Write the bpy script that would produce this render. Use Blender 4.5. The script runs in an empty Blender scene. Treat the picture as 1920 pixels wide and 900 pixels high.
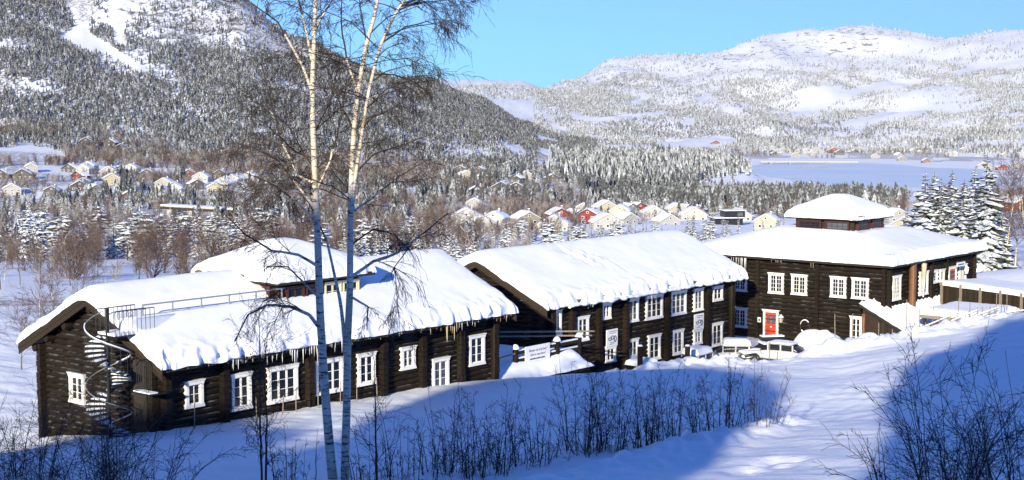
import bpy, math, random
import numpy as np
from mathutils import Vector, Matrix
random.seed(7)
RNG = np.random.default_rng(11)
SC = bpy.context.scene
COL = SC.collection
rad = math.radians

# ---------------------------------------------------------------- camera, sky, sun, exposure
F, HOR, CZ = 2700.0, 220.0, 20.0            # focal length in photo pixels, horizon row, camera height
PITCH = math.atan((450 - HOR) / F)
SUN_EL, SUN_ROT = rad(16.5), rad(163.1)
cam_d = bpy.data.cameras.new('camera')
cam_d.sensor_fit = 'HORIZONTAL'; cam_d.sensor_width = 36.0; cam_d.lens = F / 1920 * 36
cam_d.clip_start = 0.5; cam_d.clip_end = 40000
cam = bpy.data.objects.new('camera', cam_d); COL.objects.link(cam)
cam.location = (0, 0, CZ); cam.rotation_euler = (math.pi / 2 - PITCH, 0, 0)
SC.camera = cam
wd = bpy.data.worlds.new('World'); SC.world = wd; wd.use_nodes = True
wn = wd.node_tree.nodes; wl = wd.node_tree.links
sky = wn.new('ShaderNodeTexSky'); sky.sky_type = 'NISHITA'; sky.sun_disc = False
sky.sun_elevation = SUN_EL; sky.sun_rotation = SUN_ROT
sky.altitude = 600; sky.air_density = 1.0; sky.dust_density = 0.1; sky.ozone_density = 2.0
tint = wn.new('ShaderNodeMix'); tint.data_type = 'RGBA'; tint.blend_type = 'MULTIPLY'; tint.inputs[0].default_value = 1.0; tint.inputs[7].default_value = (0.27, 0.88, 2.0, 1)
wl.new(sky.outputs[0], tint.inputs[6]); wl.new(tint.outputs[2], wn['Background'].inputs[0]); wn['Background'].inputs[1].default_value = 0.063
sun_d = bpy.data.lights.new('sun', 'SUN'); sun_d.energy = 5.0; sun_d.angle = rad(0.53); sun_d.color = (1.0, 0.90, 0.68)
sun = bpy.data.objects.new('sun', sun_d); COL.objects.link(sun)
SUNV = Vector((-math.sin(SUN_ROT) * math.cos(SUN_EL), math.cos(SUN_ROT) * math.cos(SUN_EL), math.sin(SUN_EL)))
sun.rotation_euler = SUNV.to_track_quat('Z', 'Y').to_euler()
vs = SC.view_settings; vs.view_transform = 'Standard'; vs.look = 'None'; vs.exposure = 0.73; vs.gamma = 1.0
SC.render.engine = 'CYCLES'
cy = SC.cycles; cy.use_denoising = True; cy.max_bounces = 6; cy.diffuse_bounces = 3; cy.glossy_bounces = 2
cy.transmission_bounces = 3; cy.transparent_max_bounces = 6; cy.volume_bounces = 0; cy.caustics_reflective = False; cy.caustics_refractive = False

# ---------------------------------------------------------------- pixel helpers
def ray(u, v):
    x = (u - 960) / F; up = -(v - 450) / F
    return np.array([x, math.cos(PITCH) + up * math.sin(PITCH), -math.sin(PITCH) + up * math.cos(PITCH)])
def P(u, v, y):
    r = ray(u, v); return r / r[1] * y + np.array([0, 0, CZ])
AL = rad(39.9)
A = np.array([math.sin(AL), math.cos(AL), 0.0]); B = np.array([-math.cos(AL), math.sin(AL), 0.0])
ROT = rad(90) - AL
def plane(O, u, v, axis, off=0.0):
    n = A if axis == 'a' else B
    r = ray(u, v); C = np.array([0, 0, CZ]); t = ((O - C) @ n + off) / (r @ n)
    q = C + r * t - O
    return q @ A, q @ B, q[2]
O1 = P(303, 808, 66); O2 = P(1026, 700, 96.5); O3 = P(1660, 645, 113.5)

# ---------------------------------------------------------------- numpy noise
def _hash(ix, iy, s):
    h = (ix.astype(np.int64) * 374761393 + iy.astype(np.int64) * 668265263 + s * 974634777) & 0xffffffff
    h = ((h ^ (h >> 13)) * 1274126177) & 0xffffffff
    return ((h ^ (h >> 16)) & 0xffff) / 65535.0
def vnoise(x, y, s=0):
    x = np.asarray(x, float); y = np.asarray(y, float)
    ix = np.floor(x); iy = np.floor(y); fx = x - ix; fy = y - iy
    fx = fx * fx * fx * (fx * (fx * 6 - 15) + 10); fy = fy * fy * fy * (fy * (fy * 6 - 15) + 10)
    a = _hash(ix, iy, s); b = _hash(ix + 1, iy, s); c = _hash(ix, iy + 1, s); d = _hash(ix + 1, iy + 1, s)
    return (a + (b - a) * fx + (c - a) * fy + (a - b - c + d) * fx * fy) * 2 - 1
def fbm(x, y, s=0, o=4, g=0.5):
    t = 0; amp = 1.0
    for i in range(o):
        t = t + amp * vnoise(x, y, s + i * 17); x = x * 2.03 + 5.1; y = y * 2.03 - 3.7; amp *= g
    return t
def sstep(a, b, x):
    t = np.clip((x - a) / (b - a), 0, 1); return t * t * (3 - 2 * t)

# ---------------------------------------------------------------- terrain heights
LAKE_Z = -53.0
def V(v): return ('v', v)
COLS = [
 (-900, [(130, -4), (200, -9), (300, -16), (420, -22), (600, -26), (800, -24), (950, V(320)), (1100, V(255)), (1250, V(190)), (1500, V(60)), (1900, V(-120)), (2700, V(-220)), (4000, V(-150)), (14000, V(100))]),
 (0, [(130, 1.0), (200, -3.5), (300, -11), (420, -19), (600, -25), (800, -28), (900, V(343)), (1000, V(312)), (1100, V(288)), (1250, V(250)), (1500, V(120)), (1700, V(20)), (1900, V(-60)), (2300, V(-140)), (2700, V(-170)), (3500, V(-100)), (14000, V(120))]),
 (200, [(130, 1.5), (200, -3.5), (300, -11), (420, -19), (600, -25), (800, -28), (930, V(345)), (1080, V(310)), (1200, V(282)), (1330, V(235)), (1500, V(150)), (1700, V(60)), (1900, V(-20)), (2300, V(-90)), (2800, V(-100)), (3500, V(-40)), (14000, V(130))]),
 (450, [(130, 1.5), (200, -3.5), (300, -11), (420, -18), (600, -25), (800, -28), (1000, V(335)), (1150, V(312)), (1280, V(280)), (1500, V(175)), (1750, V(72)), (1920, V(6)), (2050, V(0)), (2250, V(25)), (2800, V(60)), (14000, V(140))]),
 (560, [(130, 1.5), (200, -3.5), (300, -11), (420, -18), (600, -25), (800, -28), (1000, V(340)), (1180, V(316)), (1320, V(280)), (1500, V(210)), (1750, V(120)), (1900, V(80)), (1960, V(76)), (2150, V(95)), (2700, V(120)), (14000, V(145))]),
 (700, [(130, 1.0), (200, -3.5), (300, -11), (420, -18), (600, -25), (800, -29), (1000, V(345)), (1200, V(318)), (1350, V(285)), (1550, V(220)), (1780, V(150)), (1860, V(138)), (1910, V(137)), (2100, V(155)), (2600, V(162)), (3200, V(190)), (9000, V(156)), (10000, V(150)), (14000, V(170))]),
 (800, [(130, 1.0), (200, -3.5), (300, -10), (420, -17), (600, -24), (800, -29), (1000, V(348)), (1250, V(318)), (1400, V(295)), (1600, V(240)), (1800, V(194)), (1860, V(189)), (2050, V(205)), (2400, V(172)), (2600, V(160)), (2680, V(160)), (3200, V(190)), (9000, V(157)), (10000, V(152)), (14000, V(172))]),
 (900, [(130, 1.0), (200, -3.5), (300, -10), (420, -17), (600, -24), (800, -29), (1000, V(350)), (1250, V(318)), (1500, V(292)), (1680, V(252)), (1760, V(246)), (1950, V(256)), (2400, V(214)), (2580, V(197)), (2660, V(196)), (3100, V(230)), (4500, V(178)), (4900, V(164)), (5050, V(163)), (5700, V(182)), (9000, V(157)), (10000, V(153)), (14000, V(172))]),
 (980, [(130, 1.0), (200, -3.5), (300, -10), (420, -17), (600, -24), (800, -29), (1000, V(350)), (1300, V(316)), (1700, V(290)), (1850, V(284)), (2300, V(266)), (2600, V(243)), (2700, V(240)), (3050, V(252)), (4300, V(190)), (4800, V(171)), (5000, V(170)), (5700, V(185)), (9000, V(158)), (10000, V(155)), (14000, V(172))]),
 (1060, [(130, 1.2), (200, -3), (300, -9), (420, -16), (600, -24), (800, -31), (1000, V(355)), (1300, V(328)), (1700, V(305)), (2300, V(284)), (2700, V(268)), (3050, V(262)), (3800, V(228)), (4700, V(185)), (5400, V(158)), (5700, V(155)), (6500, V(170)), (14000, V(190))]),
 (1150, [(130, 1.3), (200, -3), (300, -8), (420, -16), (600, -24), (800, -32), (1000, -39), (1200, V(345)), (1350, V(320)), (1550, V(298)), (1750, V(300)), (2100, V(292)), (2700, V(272)), (3200, V(258)), (4000, V(218)), (5000, V(160)), (5800, V(122)), (6100, V(118)), (7000, V(138)), (14000, V(190))]),
 (1250, [(130, 1.3), (200, -3), (300, -8), (420, -16), (600, -24), (800, -33), (1000, -40), (1200, V(348)), (1350, V(320)), (1500, V(296)), (1600, V(293)), (1800, V(305)), (2300, V(290)), (2900, V(272)), (3400, V(256)), (4000, V(222)), (5000, V(162)), (6000, V(116)), (6500, V(109)), (7500, V(130)), (14000, V(190))]),
 (1340, [(130, 1.3), (200, -3), (300, -8), (420, -16), (600, -24), (800, -33), (1000, -40), (1300, -48), (1420, V(345)), (1500, V(322)), (1600, V(305)), (1700, V(303)), (1900, -50), (2300, -49), (2700, V(282)), (3000, V(274)), (3500, V(256)), (4200, V(210)), (5200, V(142)), (6000, V(108)), (6300, V(104)), (7500, V(130)), (14000, V(190))]),
 (1440, [(130, 1.3), (200, -3), (300, -8), (420, -16), (600, -24), (800, -33), (1000, -40), (1300, -48), (1480, -52.6), (1620, -51), (1800, -53), (2300, -52), (2550, -48), (2800, V(284)), (3400, V(262)), (4200, V(212)), (5200, V(134)), (5900, V(80)), (6200, V(70)), (7000, V(90)), (14000, V(190))]),
 (1540, [(130, 1.3), (200, -3), (300, -8), (420, -16), (600, -24), (800, -33), (1000, -40), (1300, -48), (1480, -52.6), (1850, -53.8), (2310, -52), (2550, -48), (2900, V(284)), (3500, V(256)), (4350, V(202)), (5350, V(120)), (6150, V(60)), (6450, V(51)), (7300, V(74)), (14000, V(190))]),
 (1620, [(130, 1.3), (200, -3), (300, -8), (420, -16), (600, -24), (800, -33), (1000, -40), (1300, -48), (1480, -52.6), (2000, -54), (2330, -52.0), (2550, -48), (3000, V(283)), (3600, V(250)), (4500, V(192)), (5500, V(112)), (6300, V(56)), (6600, V(48)), (7500, V(70)), (14000, V(190))]),
 (1690, [(130, 2.4), (200, -1.5), (300, -6.5), (420, -15), (600, -23), (800, -32), (1000, -40), (1300, -48), (1490, -52.6), (1950, -54), (2250, -52), (2520, -48), (3000, V(280)), (3600, V(244)), (4500, V(186)), (5500, V(112)), (6250, V(64)), (6550, V(57)), (7500, V(78)), (14000, V(190))]),
 (1750, [(130, 3.5), (200, 0), (300, -5), (420, -13), (600, -22), (800, -31), (1000, -39), (1300, -48), (1500, -52.6), (1900, -54), (2150, -51.5), (2500, -47), (3000, V(276)), (3600, V(236)), (4500, V(178)), (5500, V(112)), (6100, V(78)), (6400, V(73)), (7400, V(90)), (14000, V(190))]),
 (1920, [(130, 5.0), (200, 2), (300, -3), (420, -10), (600, -19), (800, -28), (1000, -37), (1300, -47), (1500, -52.2), (1700, -53), (1800, -50.8), (1950, -51.6), (2300, V(303)), (2700, V(285)), (3200, V(250)), (4000, V(192)), (5000, V(122)), (6000, V(70)), (6500, V(59)), (8000, V(80)), (14000, V(190))]),
 (2700, [(130, 9), (200, 8), (300, 6), (420, 2), (600, -8), (800, -20), (1000, -32), (1300, -45), (1700, -50), (2000, V(300)), (2700, V(260)), (3200, V(220)), (4000, V(160)), (5000, V(90)), (6000, V(50)), (6500, V(40)), (8000, V(60)), (14000, V(190))]),
]
LNY = np.linspace(math.log(130), math.log(14000), 420)
def _pchip(x, y, xi):
    h = np.diff(x); d = np.diff(y) / h
    m = np.zeros(len(x)); m[0] = d[0]; m[-1] = d[-1]
    for k in range(1, len(x) - 1):
        if d[k - 1] * d[k] > 0:
            w1 = 2 * h[k] + h[k - 1]; w2 = h[k] + 2 * h[k - 1]
            m[k] = (w1 + w2) / (w1 / d[k - 1] + w2 / d[k])
    k = np.clip(np.searchsorted(x, xi) - 1, 0, len(h) - 1); t = (xi - x[k]) / h[k]
    return ((1 + 2 * t) * (1 - t) ** 2 * y[k] + t * (1 - t) ** 2 * h[k] * m[k] + t * t * (3 - 2 * t) * y[k + 1] + t * t * (t - 1) * h[k] * m[k + 1])
TAB = []
for cu, pts in COLS:
    ys = np.array([p[0] for p in pts], float)
    zs = np.array([(HOR - p[1][1]) / F if isinstance(p[1], tuple) else (p[1] - CZ) / p[0] for p in pts])
    TAB.append(_pchip(np.log(ys), zs, LNY))
TAB = np.array(TAB); CU = np.array([c[0] for c in COLS], float)
def h_far(x, y):
    x = np.asarray(x, float); y = np.asarray(y, float)
    r = np.hypot(x, y); th = np.arctan2(x, y)
    tmin = math.atan((-900 - 960) / F); tmax = math.atan((2700 - 960) / F)
    tc = np.clip(th, tmin, tmax); u = 960 + F * np.tan(tc); yy = np.maximum(r * np.cos(tc), 1.0)
    k = np.clip(np.searchsorted(CU, u) - 1, 0, len(CU) - 2); t = (u - CU[k]) / (CU[k + 1] - CU[k]); t = np.clip(t, 0, 1)
    # Catmull-Rom across columns, limited
    l = np.clip((np.log(yy) - LNY[0]) / (LNY[1] - LNY[0]), 0, len(LNY) - 1.001); li = l.astype(int); lf = l - li
    def at(c): c = np.clip(c, 0, len(CU) - 1); return TAB[c, li] * (1 - lf) + TAB[c, li + 1] * lf
    s = t * t * (3 - 2 * t) * 0.5 + t * 0.5
    tan = at(k) * (1 - s) + at(k + 1) * s
    z = CZ + tan * yy
    amp = sstep(1050, 1600, r) * np.clip(r * 0.006, 0, 14)
    wat = sstep(-50, -44, z)
    rg = 1 - np.abs(fbm(x / 420.0 + .3 * y / 420, y / 1100.0, 44, 3)); z = z + sstep(2700, 3800, r) * sstep(7800, 6600, r) * sstep(.035, .075, x / np.maximum(y, 1)) * wat * (rg - .62) * 46
    z = z + amp * wat * fbm(x / 170.0, y / 170.0, 3, 5, 0.55) * 0.8
    z = z + sstep(200, 500, r) * wat * 1.2 * fbm(x / 60, y / 60, 9, 3)
    return z
# near ground: thin plate spline through points read from the photograph
NP_ = []
def npx(u, v, y): NP_.append(P(u, v, y))
def nxy(x, y, z): NP_.append(np.array([x, y, z]))
def nloc(O, a, b, z): NP_.append(O + A * a + B * b + np.array([0, 0, z]))
for q in [(0, 905, 50), (200, 905, 47), (500, 905, 45), (900, 905, 47), (700, 850, 56), (1100, 905, 45), (1300, 903, 42), (1600, 903, 40), (1920, 903, 38), (-300, 905, 52), (2300, 900, 38),
          (900, 805, 64), (1000, 760, 72), (1100, 800, 63), (1300, 800, 61), (1300, 725, 80), (1150, 745, 76), (940, 716, 82), (1100, 702, 87), (1250, 694, 90), (700, 760, 73.5),
          (1480, 790, 62), (1600, 762, 68), (1500, 742, 73), (1600, 705, 86), (1450, 705, 86), (1750, 730, 70), (1920, 750, 60), (1920, 655, 84), (1800, 650, 87), (1700, 670, 84),
          (1920, 600, 104), (1800, 622, 99), (1700, 645, 96), (2200, 600, 100), (2200, 700, 70), (1380, 690, 92), (-100, 800, 75), (0, 700, 90), (-300, 700, 90), (0, 600, 112), (-200, 610, 112)]: npx(*q)
for q in [(0, 0, 18.2), (0, 14, 15.2), (-14, 22, 11.6), (14, 22, 12.6), (0, 27, 11.9), (-25, 0, 16.5), (25, 0, 18.5), (0, -30, 22), (-60, 0, 14), (60, 0, 19), (-60, -60, 24), (60, -60, 30), (0, -90, 34), (-60, 60, 5), (60, 60, 9.5), (60, 100, 7), (-70, 110, 0), (-40, 165, -1.5), (0, 165, -1.5), (40, 165, 0), (75, 150, 5)]: nxy(*q)
for q in [(0, 0, 0), (4, -.5, -.05), (10, -.5, -.15), (16, -.5, -.45), (23.5, -.5, -.75), (0, 5, -.9), (0, 9.7, -1.6), (12, 10, -2), (23, 10, -2.6), (-3, 10, -1.8)]: nloc(O1, *q)
for q in [(0, -2, -1.4), (8, -3.2, -1.4), (16, -3.2, -1.4), (24, -3.2, -1.4), (24, 8, -1.4), (0, 10, -2.4), (-6, 2, -1.6), (-5, 10, -2.4), (14, 14, -2.6)]: nloc(O2, *q)
for q in [(-.5, 2, -.6), (-.5, 10, -.6), (-6, 4, -.6), (-7, 9, -.6), (0, 17, -.7), (8, 18, -.8), (17, 17, 0), (18, 0, 3.0), (18, -6, 3.4), (12, -9, 3.3), (6, -5, .6), (2, -4, 0), (-4.5, -3, 0.6), (24, 5, 3)]: nloc(O3, *q)
NPT = np.array(NP_)
def _tps_fit(pts):
    n = len(pts); X = pts[:, :2] / 50.0
    d = np.linalg.norm(X[:, None] - X[None], axis=2); K = np.where(d > 0, d * d * np.log(d + 1e-12), 0) + np.eye(n) * 0.0008
    Pm = np.c_[np.ones(n), X]; M = np.zeros((n + 3, n + 3)); M[:n, :n] = K; M[:n, n:] = Pm; M[n:, :n] = Pm.T
    return np.linalg.solve(M, np.r_[pts[:, 2], 0, 0, 0]), X
TW, TX = _tps_fit(NPT)
def h_near(x, y):
    x = np.asarray(x, float); y = np.asarray(y, float); sh = x.shape; q = np.c_[x.ravel(), y.ravel()] / 50.0
    q = np.clip(q, -2.4, 3.6); out = np.empty(len(q))
    for i in range(0, len(q), 20000):
        s = q[i:i + 20000]; d = np.linalg.norm(s[:, None] - TX[None], axis=2)
        out[i:i + 20000] = np.where(d > 0, d * d * np.log(d + 1e-12), 0) @ TW[:-3] + TW[-3] + s @ TW[-2:]
    return out.reshape(sh)
def bank_line(pts):     # snow bank along a polyline of world points: list of (x, y, height, half width)
    return np.array(pts, float)
def _pxg(u, v, y, hgt, w): p = P(u, v, y); return (p[0], p[1], hgt, w)
BANKS = [bank_line([_pxg(1120, 700, 91, .4, 2.0), _pxg(1240, 690, 94, .9, 2.2), _pxg(1330, 675, 96, 1.0, 2.4), _pxg(1420, 668, 97, .35, 2.0), _pxg(1490, 668, 98, .25, 2)]),
         bank_line([_pxg(1530, 665, 99, .9, 1.8), _pxg(1570, 655, 100, 1.1, 2.0), _pxg(1650, 650, 100, .8, 2.0), _pxg(1730, 640, 101, .8, 2), _pxg(1820, 620, 103, .7, 2), _pxg(1950, 600, 106, .6, 2)]),
         bank_line([_pxg(1020, 910, 43, .35, 1.6), _pxg(1250, 835, 52, .5, 1.6), _pxg(1480, 790, 61, .35, 1.4)])]
def h_bank(x, y):
    t = np.zeros_like(x)
    for bl in BANKS:
        for i in range(len(bl) - 1):
            p, q = bl[i], bl[i + 1]; d = q[:2] - p[:2]; L2 = d @ d
            s = np.clip(((x - p[0]) * d[0] + (y - p[1]) * d[1]) / L2, 0, 1)
            dist = np.hypot(x - p[0] - s * d[0], y - p[1] - s * d[1]); w = p[3] + (q[3] - p[3]) * s
            t = np.maximum(t, (p[2] + (q[2] - p[2]) * s) * np.exp(-(dist / w) ** 2 * 1.2))
    return t
DENTS = [(P(u, v, 43 + (900 - v) * .12)[:2], .45) for u, v in [(1384, 884), (1405, 878), (1430, 868), (1450, 862), (1425, 884), (1462, 876), (1490, 866), (1395, 895)]]
ROADP = [P(*q)[:2] for q in ((1180, 880, 48), (1440, 790, 62), (1620, 745, 72), (1720, 685, 84), (1960, 622, 99))]
def h_ruts(x, y):
    best = np.full(x.shape, 99.0); al_ = np.zeros(x.shape)
    for i in range(len(ROADP) - 1):
        p, q = ROADP[i], ROADP[i + 1]; d = q - p; L = math.hypot(*d); n = np.array([-d[1], d[0]]) / L; s = ((x - p[0]) * d[0] + (y - p[1]) * d[1]) / L / L; m = (s > -.02) & (s < 1.02); t = (x - p[0]) * n[0] + (y - p[1]) * n[1]; up = m & (np.abs(t) < np.abs(best)); best = np.where(up, t, best); al_ = np.where(up, s * L, al_)
    w = np.exp(-(np.abs(best) / 3.0) ** 4); return w * (0.028 * np.cos(best * 6.2 + .8 * vnoise(al_ / 5, best * 0, 3)) * (.6 + .6 * vnoise(al_ / 2.2, best, 5)) - .12)
def height(x, y):
    x = np.asarray(x, float); y = np.asarray(y, float); r = np.hypot(x, y)
    w = sstep(140, 185, r)
    z = h_far(x, y) * w
    m = w < 1
    if np.any(m):
        xm, ym = x[m], y[m]; n = h_near(xm, ym); bk = h_bank(xm, ym)
        n = n + bk * (1 + .30 * fbm(xm / 1.3, ym / 1.3, 21, 3)) + np.clip(bk, 0, .6) * .30 * fbm(xm / .55, ym / .55, 23, 2) + .07 * fbm(xm / 6.0, ym / 6.0, 5, 2) + .05 * fbm(xm / 1.9 + .4 * ym, ym / 1.5, 6, 3)
        n = n + h_ruts(xm, ym)
        for c, s in DENTS: n = n - .22 * np.exp(-((xm - c[0]) ** 2 + (ym - c[1]) ** 2) / (s * s))
        z[m] = z[m] + n * (1 - w[m])
    return z
def hz(x, y): return float(height(np.array([x]), np.array([y]))[0])
def ground_px(u, v, y0=25, y1=12000):      # where the pixel's ray first meets the ground
    ys = np.exp(np.linspace(math.log(y0), math.log(y1), 1500)); r = ray(u, v); r = r / r[1]
    z = height(r[0] * ys, ys); below = (CZ + r[2] * ys) < z
    k = int(np.argmax(below)) if below.any() else len(ys) - 1
    return np.array([r[0] * ys[k], ys[k], z[k]])

# ---------------------------------------------------------------- materials
def new_mat(name):
    m = bpy.data.materials.new(name); m.use_nodes = True
    nt = m.node_tree; return m, nt, nt.nodes['Principled BSDF']
def N(nt, t, **kw):
    n = nt.nodes.new(t)
    for k, v in kw.items():
        if k.startswith('i_'): n.inputs[k[2:].replace('_', ' ')].default_value = v
        else: setattr(n, k, v)
    return n
def ramp(nt, src, stops):
    r = N(nt, 'ShaderNodeValToRGB'); e = r.color_ramp.elements
    while len(e) < len(stops): e.new(0.5)
    for k, (p, c) in enumerate(stops): e[k].position = p; e[k].color = (*c, 1) if len(c) == 3 else c
    nt.links.new(src, r.inputs[0]); return r
def mix(nt, fac, a, b):
    m = N(nt, 'ShaderNodeMix', data_type='RGBA')
    for s, i in ((fac, 0), (a, 6), (b, 7)):
        if hasattr(s, 'is_linked'): nt.links.new(s, m.inputs[i])
        else: m.inputs[i].default_value = s if i == 0 else (*s, 1)
    return m.outputs[2]
def coords(nt, kind='Object', scale=(1, 1, 1)):
    tc = N(nt, 'ShaderNodeTexCoord'); mp = N(nt, 'ShaderNodeMapping'); mp.inputs['Scale'].default_value = scale
    nt.links.new(tc.outputs[kind], mp.inputs[0]); return mp.outputs[0]
def noise(nt, vec, scale, detail=4, rough=0.55):
    n = N(nt, 'ShaderNodeTexNoise'); n.inputs['Scale'].default_value = scale; n.inputs['Detail'].default_value = detail; n.inputs['Roughness'].default_value = rough
    nt.links.new(vec, n.inputs['Vector']); return n.outputs['Fac']
def bump(nt, bs, h, strength, dist):
    b = N(nt, 'ShaderNodeBump'); b.inputs['Strength'].default_value = strength; b.inputs['Distance'].default_value = dist
    nt.links.new(h, b.inputs['Height']); nt.links.new(b.outputs[0], bs.inputs['Normal']); return b
def plain(name, col, rough=0.6, metal=0.0, var=0.0, vscale=6.0):
    m, nt, bs = new_mat(name); bs.inputs['Roughness'].default_value = rough; bs.inputs['Metallic'].default_value = metal
    v = coords(nt); f = noise(nt, v, vscale, 5)
    lo = tuple(c * (1 - var) for c in col); hi = tuple(min(1, c * (1 + var)) for c in col)
    r = ramp(nt, f, [(0.3, lo), (0.7, hi)]); nt.links.new(r.outputs[0], bs.inputs['Base Color']); return m
SNOWC = (0.80, 0.86, 0.95)
def snow_mat(name, fine=9.0, strength=0.5, dist=0.05):
    m, nt, bs = new_mat(name); bs.inputs['Roughness'].default_value = 0.65; bs.inputs['Specular IOR Level'].default_value = 0.25
    v = coords(nt); a = noise(nt, v, 1.1, 5, 0.6); b = noise(nt, v, fine, 4, 0.6)
    ad = N(nt, 'ShaderNodeMath', operation='MULTIPLY_ADD'); nt.links.new(b, ad.inputs[0]); ad.inputs[1].default_value = 0.25; nt.links.new(a, ad.inputs[2])
    bump(nt, bs, ad.outputs[0], strength, dist)
    r = ramp(nt, a, [(0.3, (0.80, 0.84, 0.90)), (0.7, (0.86, 0.885, 0.925))]); nt.links.new(r.outputs[0], bs.inputs['Base Color']); return m
M = {}
M['snow'] = snow_mat('roof snow')
M['snow_lump'] = snow_mat('lumpy snow', 5.0, 0.9, 0.12)
def wood_mat(name, lo, hi, along=(0.6, 6, 9), pale_top=False):
    m, nt, bs = new_mat(name); bs.inputs['Roughness'].default_value = 0.8; bs.inputs['Specular IOR Level'].default_value = 0.15
    v = coords(nt, 'Object', along); g = noise(nt, v, 2.2, 8, 0.65); w = noise(nt, coords(nt, 'Object'), 0.7, 3)
    oi = N(nt, 'ShaderNodeObjectInfo'); c = ramp(nt, g, [(0.25, lo), (0.75, hi)])
    md = N(nt, 'ShaderNodeMath', operation='MULTIPLY_ADD'); nt.links.new(oi.outputs['Random'], md.inputs[0]); md.inputs[1].default_value = 0.55; md.inputs[2].default_value = 0.72
    hs = N(nt, 'ShaderNodeHueSaturation'); nt.links.new(md.outputs[0], hs.inputs['Value']); nt.links.new(c.outputs[0], hs.inputs['Color'])
    pw = ramp(nt, w, [(0.62, (0, 0, 0)), (0.78, (0.3, 0.3, 0.3))])
    x = mix(nt, pw.outputs[0], hs.outputs[0], (0.06, 0.042, 0.027))
    if pale_top:      # patchy pale grey tone on the upper side of the logs
        gq = N(nt, 'ShaderNodeNewGeometry'); sq = N(nt, 'ShaderNodeSeparateXYZ'); nt.links.new(gq.outputs['True Normal'], sq.inputs[0]); dn = noise(nt, gq.outputs['Position'], 1.3, 5, .7)
        mu = N(nt, 'ShaderNodeMath', operation='MULTIPLY'); nt.links.new(sq.outputs[2], mu.inputs[0]); nt.links.new(dn, mu.inputs[1]); dr = ramp(nt, mu.outputs[0], [(0.43, (0, 0, 0)), (0.58, (.28, .28, .28))]); x = mix(nt, dr.outputs[0], x, (0.5, 0.52, 0.55))
    nt.links.new(x, bs.inputs['Base Color'])
    bump(nt, bs, g, 0.5, 0.02); return m
M['log'] = wood_mat('dark log', (0.0065, 0.0045, 0.003), (0.020, 0.0135, 0.0088), pale_top=True)
M['logend'] = wood_mat('log ends', (0.0075, 0.0052, 0.0036), (0.022, 0.0155, 0.0105), (3, 3, 3))
M['board'] = wood_mat('brown board', (0.02, 0.0145, 0.009), (0.042, 0.031, 0.02))
M['core'] = plain('dark wall core', (0.018, 0.013, 0.009), 0.9, 0, .3)  # even dark brown of the wall body behind logs and boards
M['underroof'] = plain('roof boarding', (0.02, 0.015, 0.011), 0.9, 0, .3)
M['white'] = plain('white paint', (0.78, 0.77, 0.73), 0.5, 0, .06)
M['cream'] = plain('cream paint', (0.66, 0.60, 0.40), 0.6, 0, .08)
M['redpaint'] = plain('red paint', (0.52, 0.055, 0.018), 0.42, 0, .1)
M['redframe'] = plain('dark red frame', (0.05, 0.013, 0.010), 0.55, 0, .2)
M['galv'] = plain('galvanised steel', (0.42, 0.45, 0.47), 0.45, 0.7, .1)
M['blackmetal'] = plain('black metal', (0.012, 0.012, 0.013), 0.45, 0.3, .2)
M['copper'] = plain('brown pipe wrap', (0.16, 0.075, 0.038), 0.45, 0.2, .25, 2.5)
M['greypole'] = plain('weathered grey wood', (0.21, 0.175, 0.14), 0.85, 0, .3, 9)
M['stone'] = plain('pale stone', (0.42, 0.36, 0.27), 0.9, 0, .35, 2.5)
M['concrete'] = plain('concrete', (0.36, 0.35, 0.33), 0.9, 0, .15, .6)
M['ink'] = plain('sign lettering', (0.02, 0.02, 0.022), 0.6)
M['signface'] = plain('sign board white', (0.74, 0.75, 0.76), 0.45, 0, .04)
M['rubber'] = plain('tyre rubber', (0.015, 0.015, 0.016), 0.85)
M['carwhite'] = plain('car paint pale', (0.55, 0.56, 0.57), 0.3, 0.1, .03)
M['cardark'] = plain('car paint dark', (0.02, 0.022, 0.026), 0.3, 0.3, .1)
M['lamp_red'] = plain('red lamp lens', (0.45, 0.02, 0.015), 0.25)
M['grass'] = plain('dry turf', (0.16, 0.105, 0.04), 0.95, 0, .4, 8)
def glass_mat(name, col, rough=0.08):
    m, nt, bs = new_mat(name); bs.inputs['Base Color'].default_value = (*col, 1); bs.inputs['Roughness'].default_value = rough
    bs.inputs['Specular IOR Level'].default_value = 0.6; f = noise(nt, coords(nt), 1.5, 2); bump(nt, bs, f, 0.08, 0.05)
    oi = N(nt, 'ShaderNodeObjectInfo'); r = ramp(nt, oi.outputs['Random'], [(0.62, col), (0.80, tuple(c * 5 + .02 for c in col))]); nt.links.new(r.outputs[0], bs.inputs['Base Color']); return m
M['glass'] = glass_mat('window glass', (0.012, 0.014, 0.018))
M['lampglass'] = glass_mat('lantern glass', (0.35, 0.33, 0.27), 0.2)
m, nt, bs = new_mat('icicle'); bs.inputs['Roughness'].default_value = 0.15; bs.inputs['IOR'].default_value = 1.31
icn = ramp(nt, noise(nt, coords(nt), 0.35, 3), [(0.46, (0.80, 0.84, 0.88)), (0.58, (0.62, 0.52, 0.33))]); nt.links.new(icn.outputs[0], bs.inputs['Base Color'])
bs.inputs['Transmission Weight'].default_value = 0.25; M['ice'] = m
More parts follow.
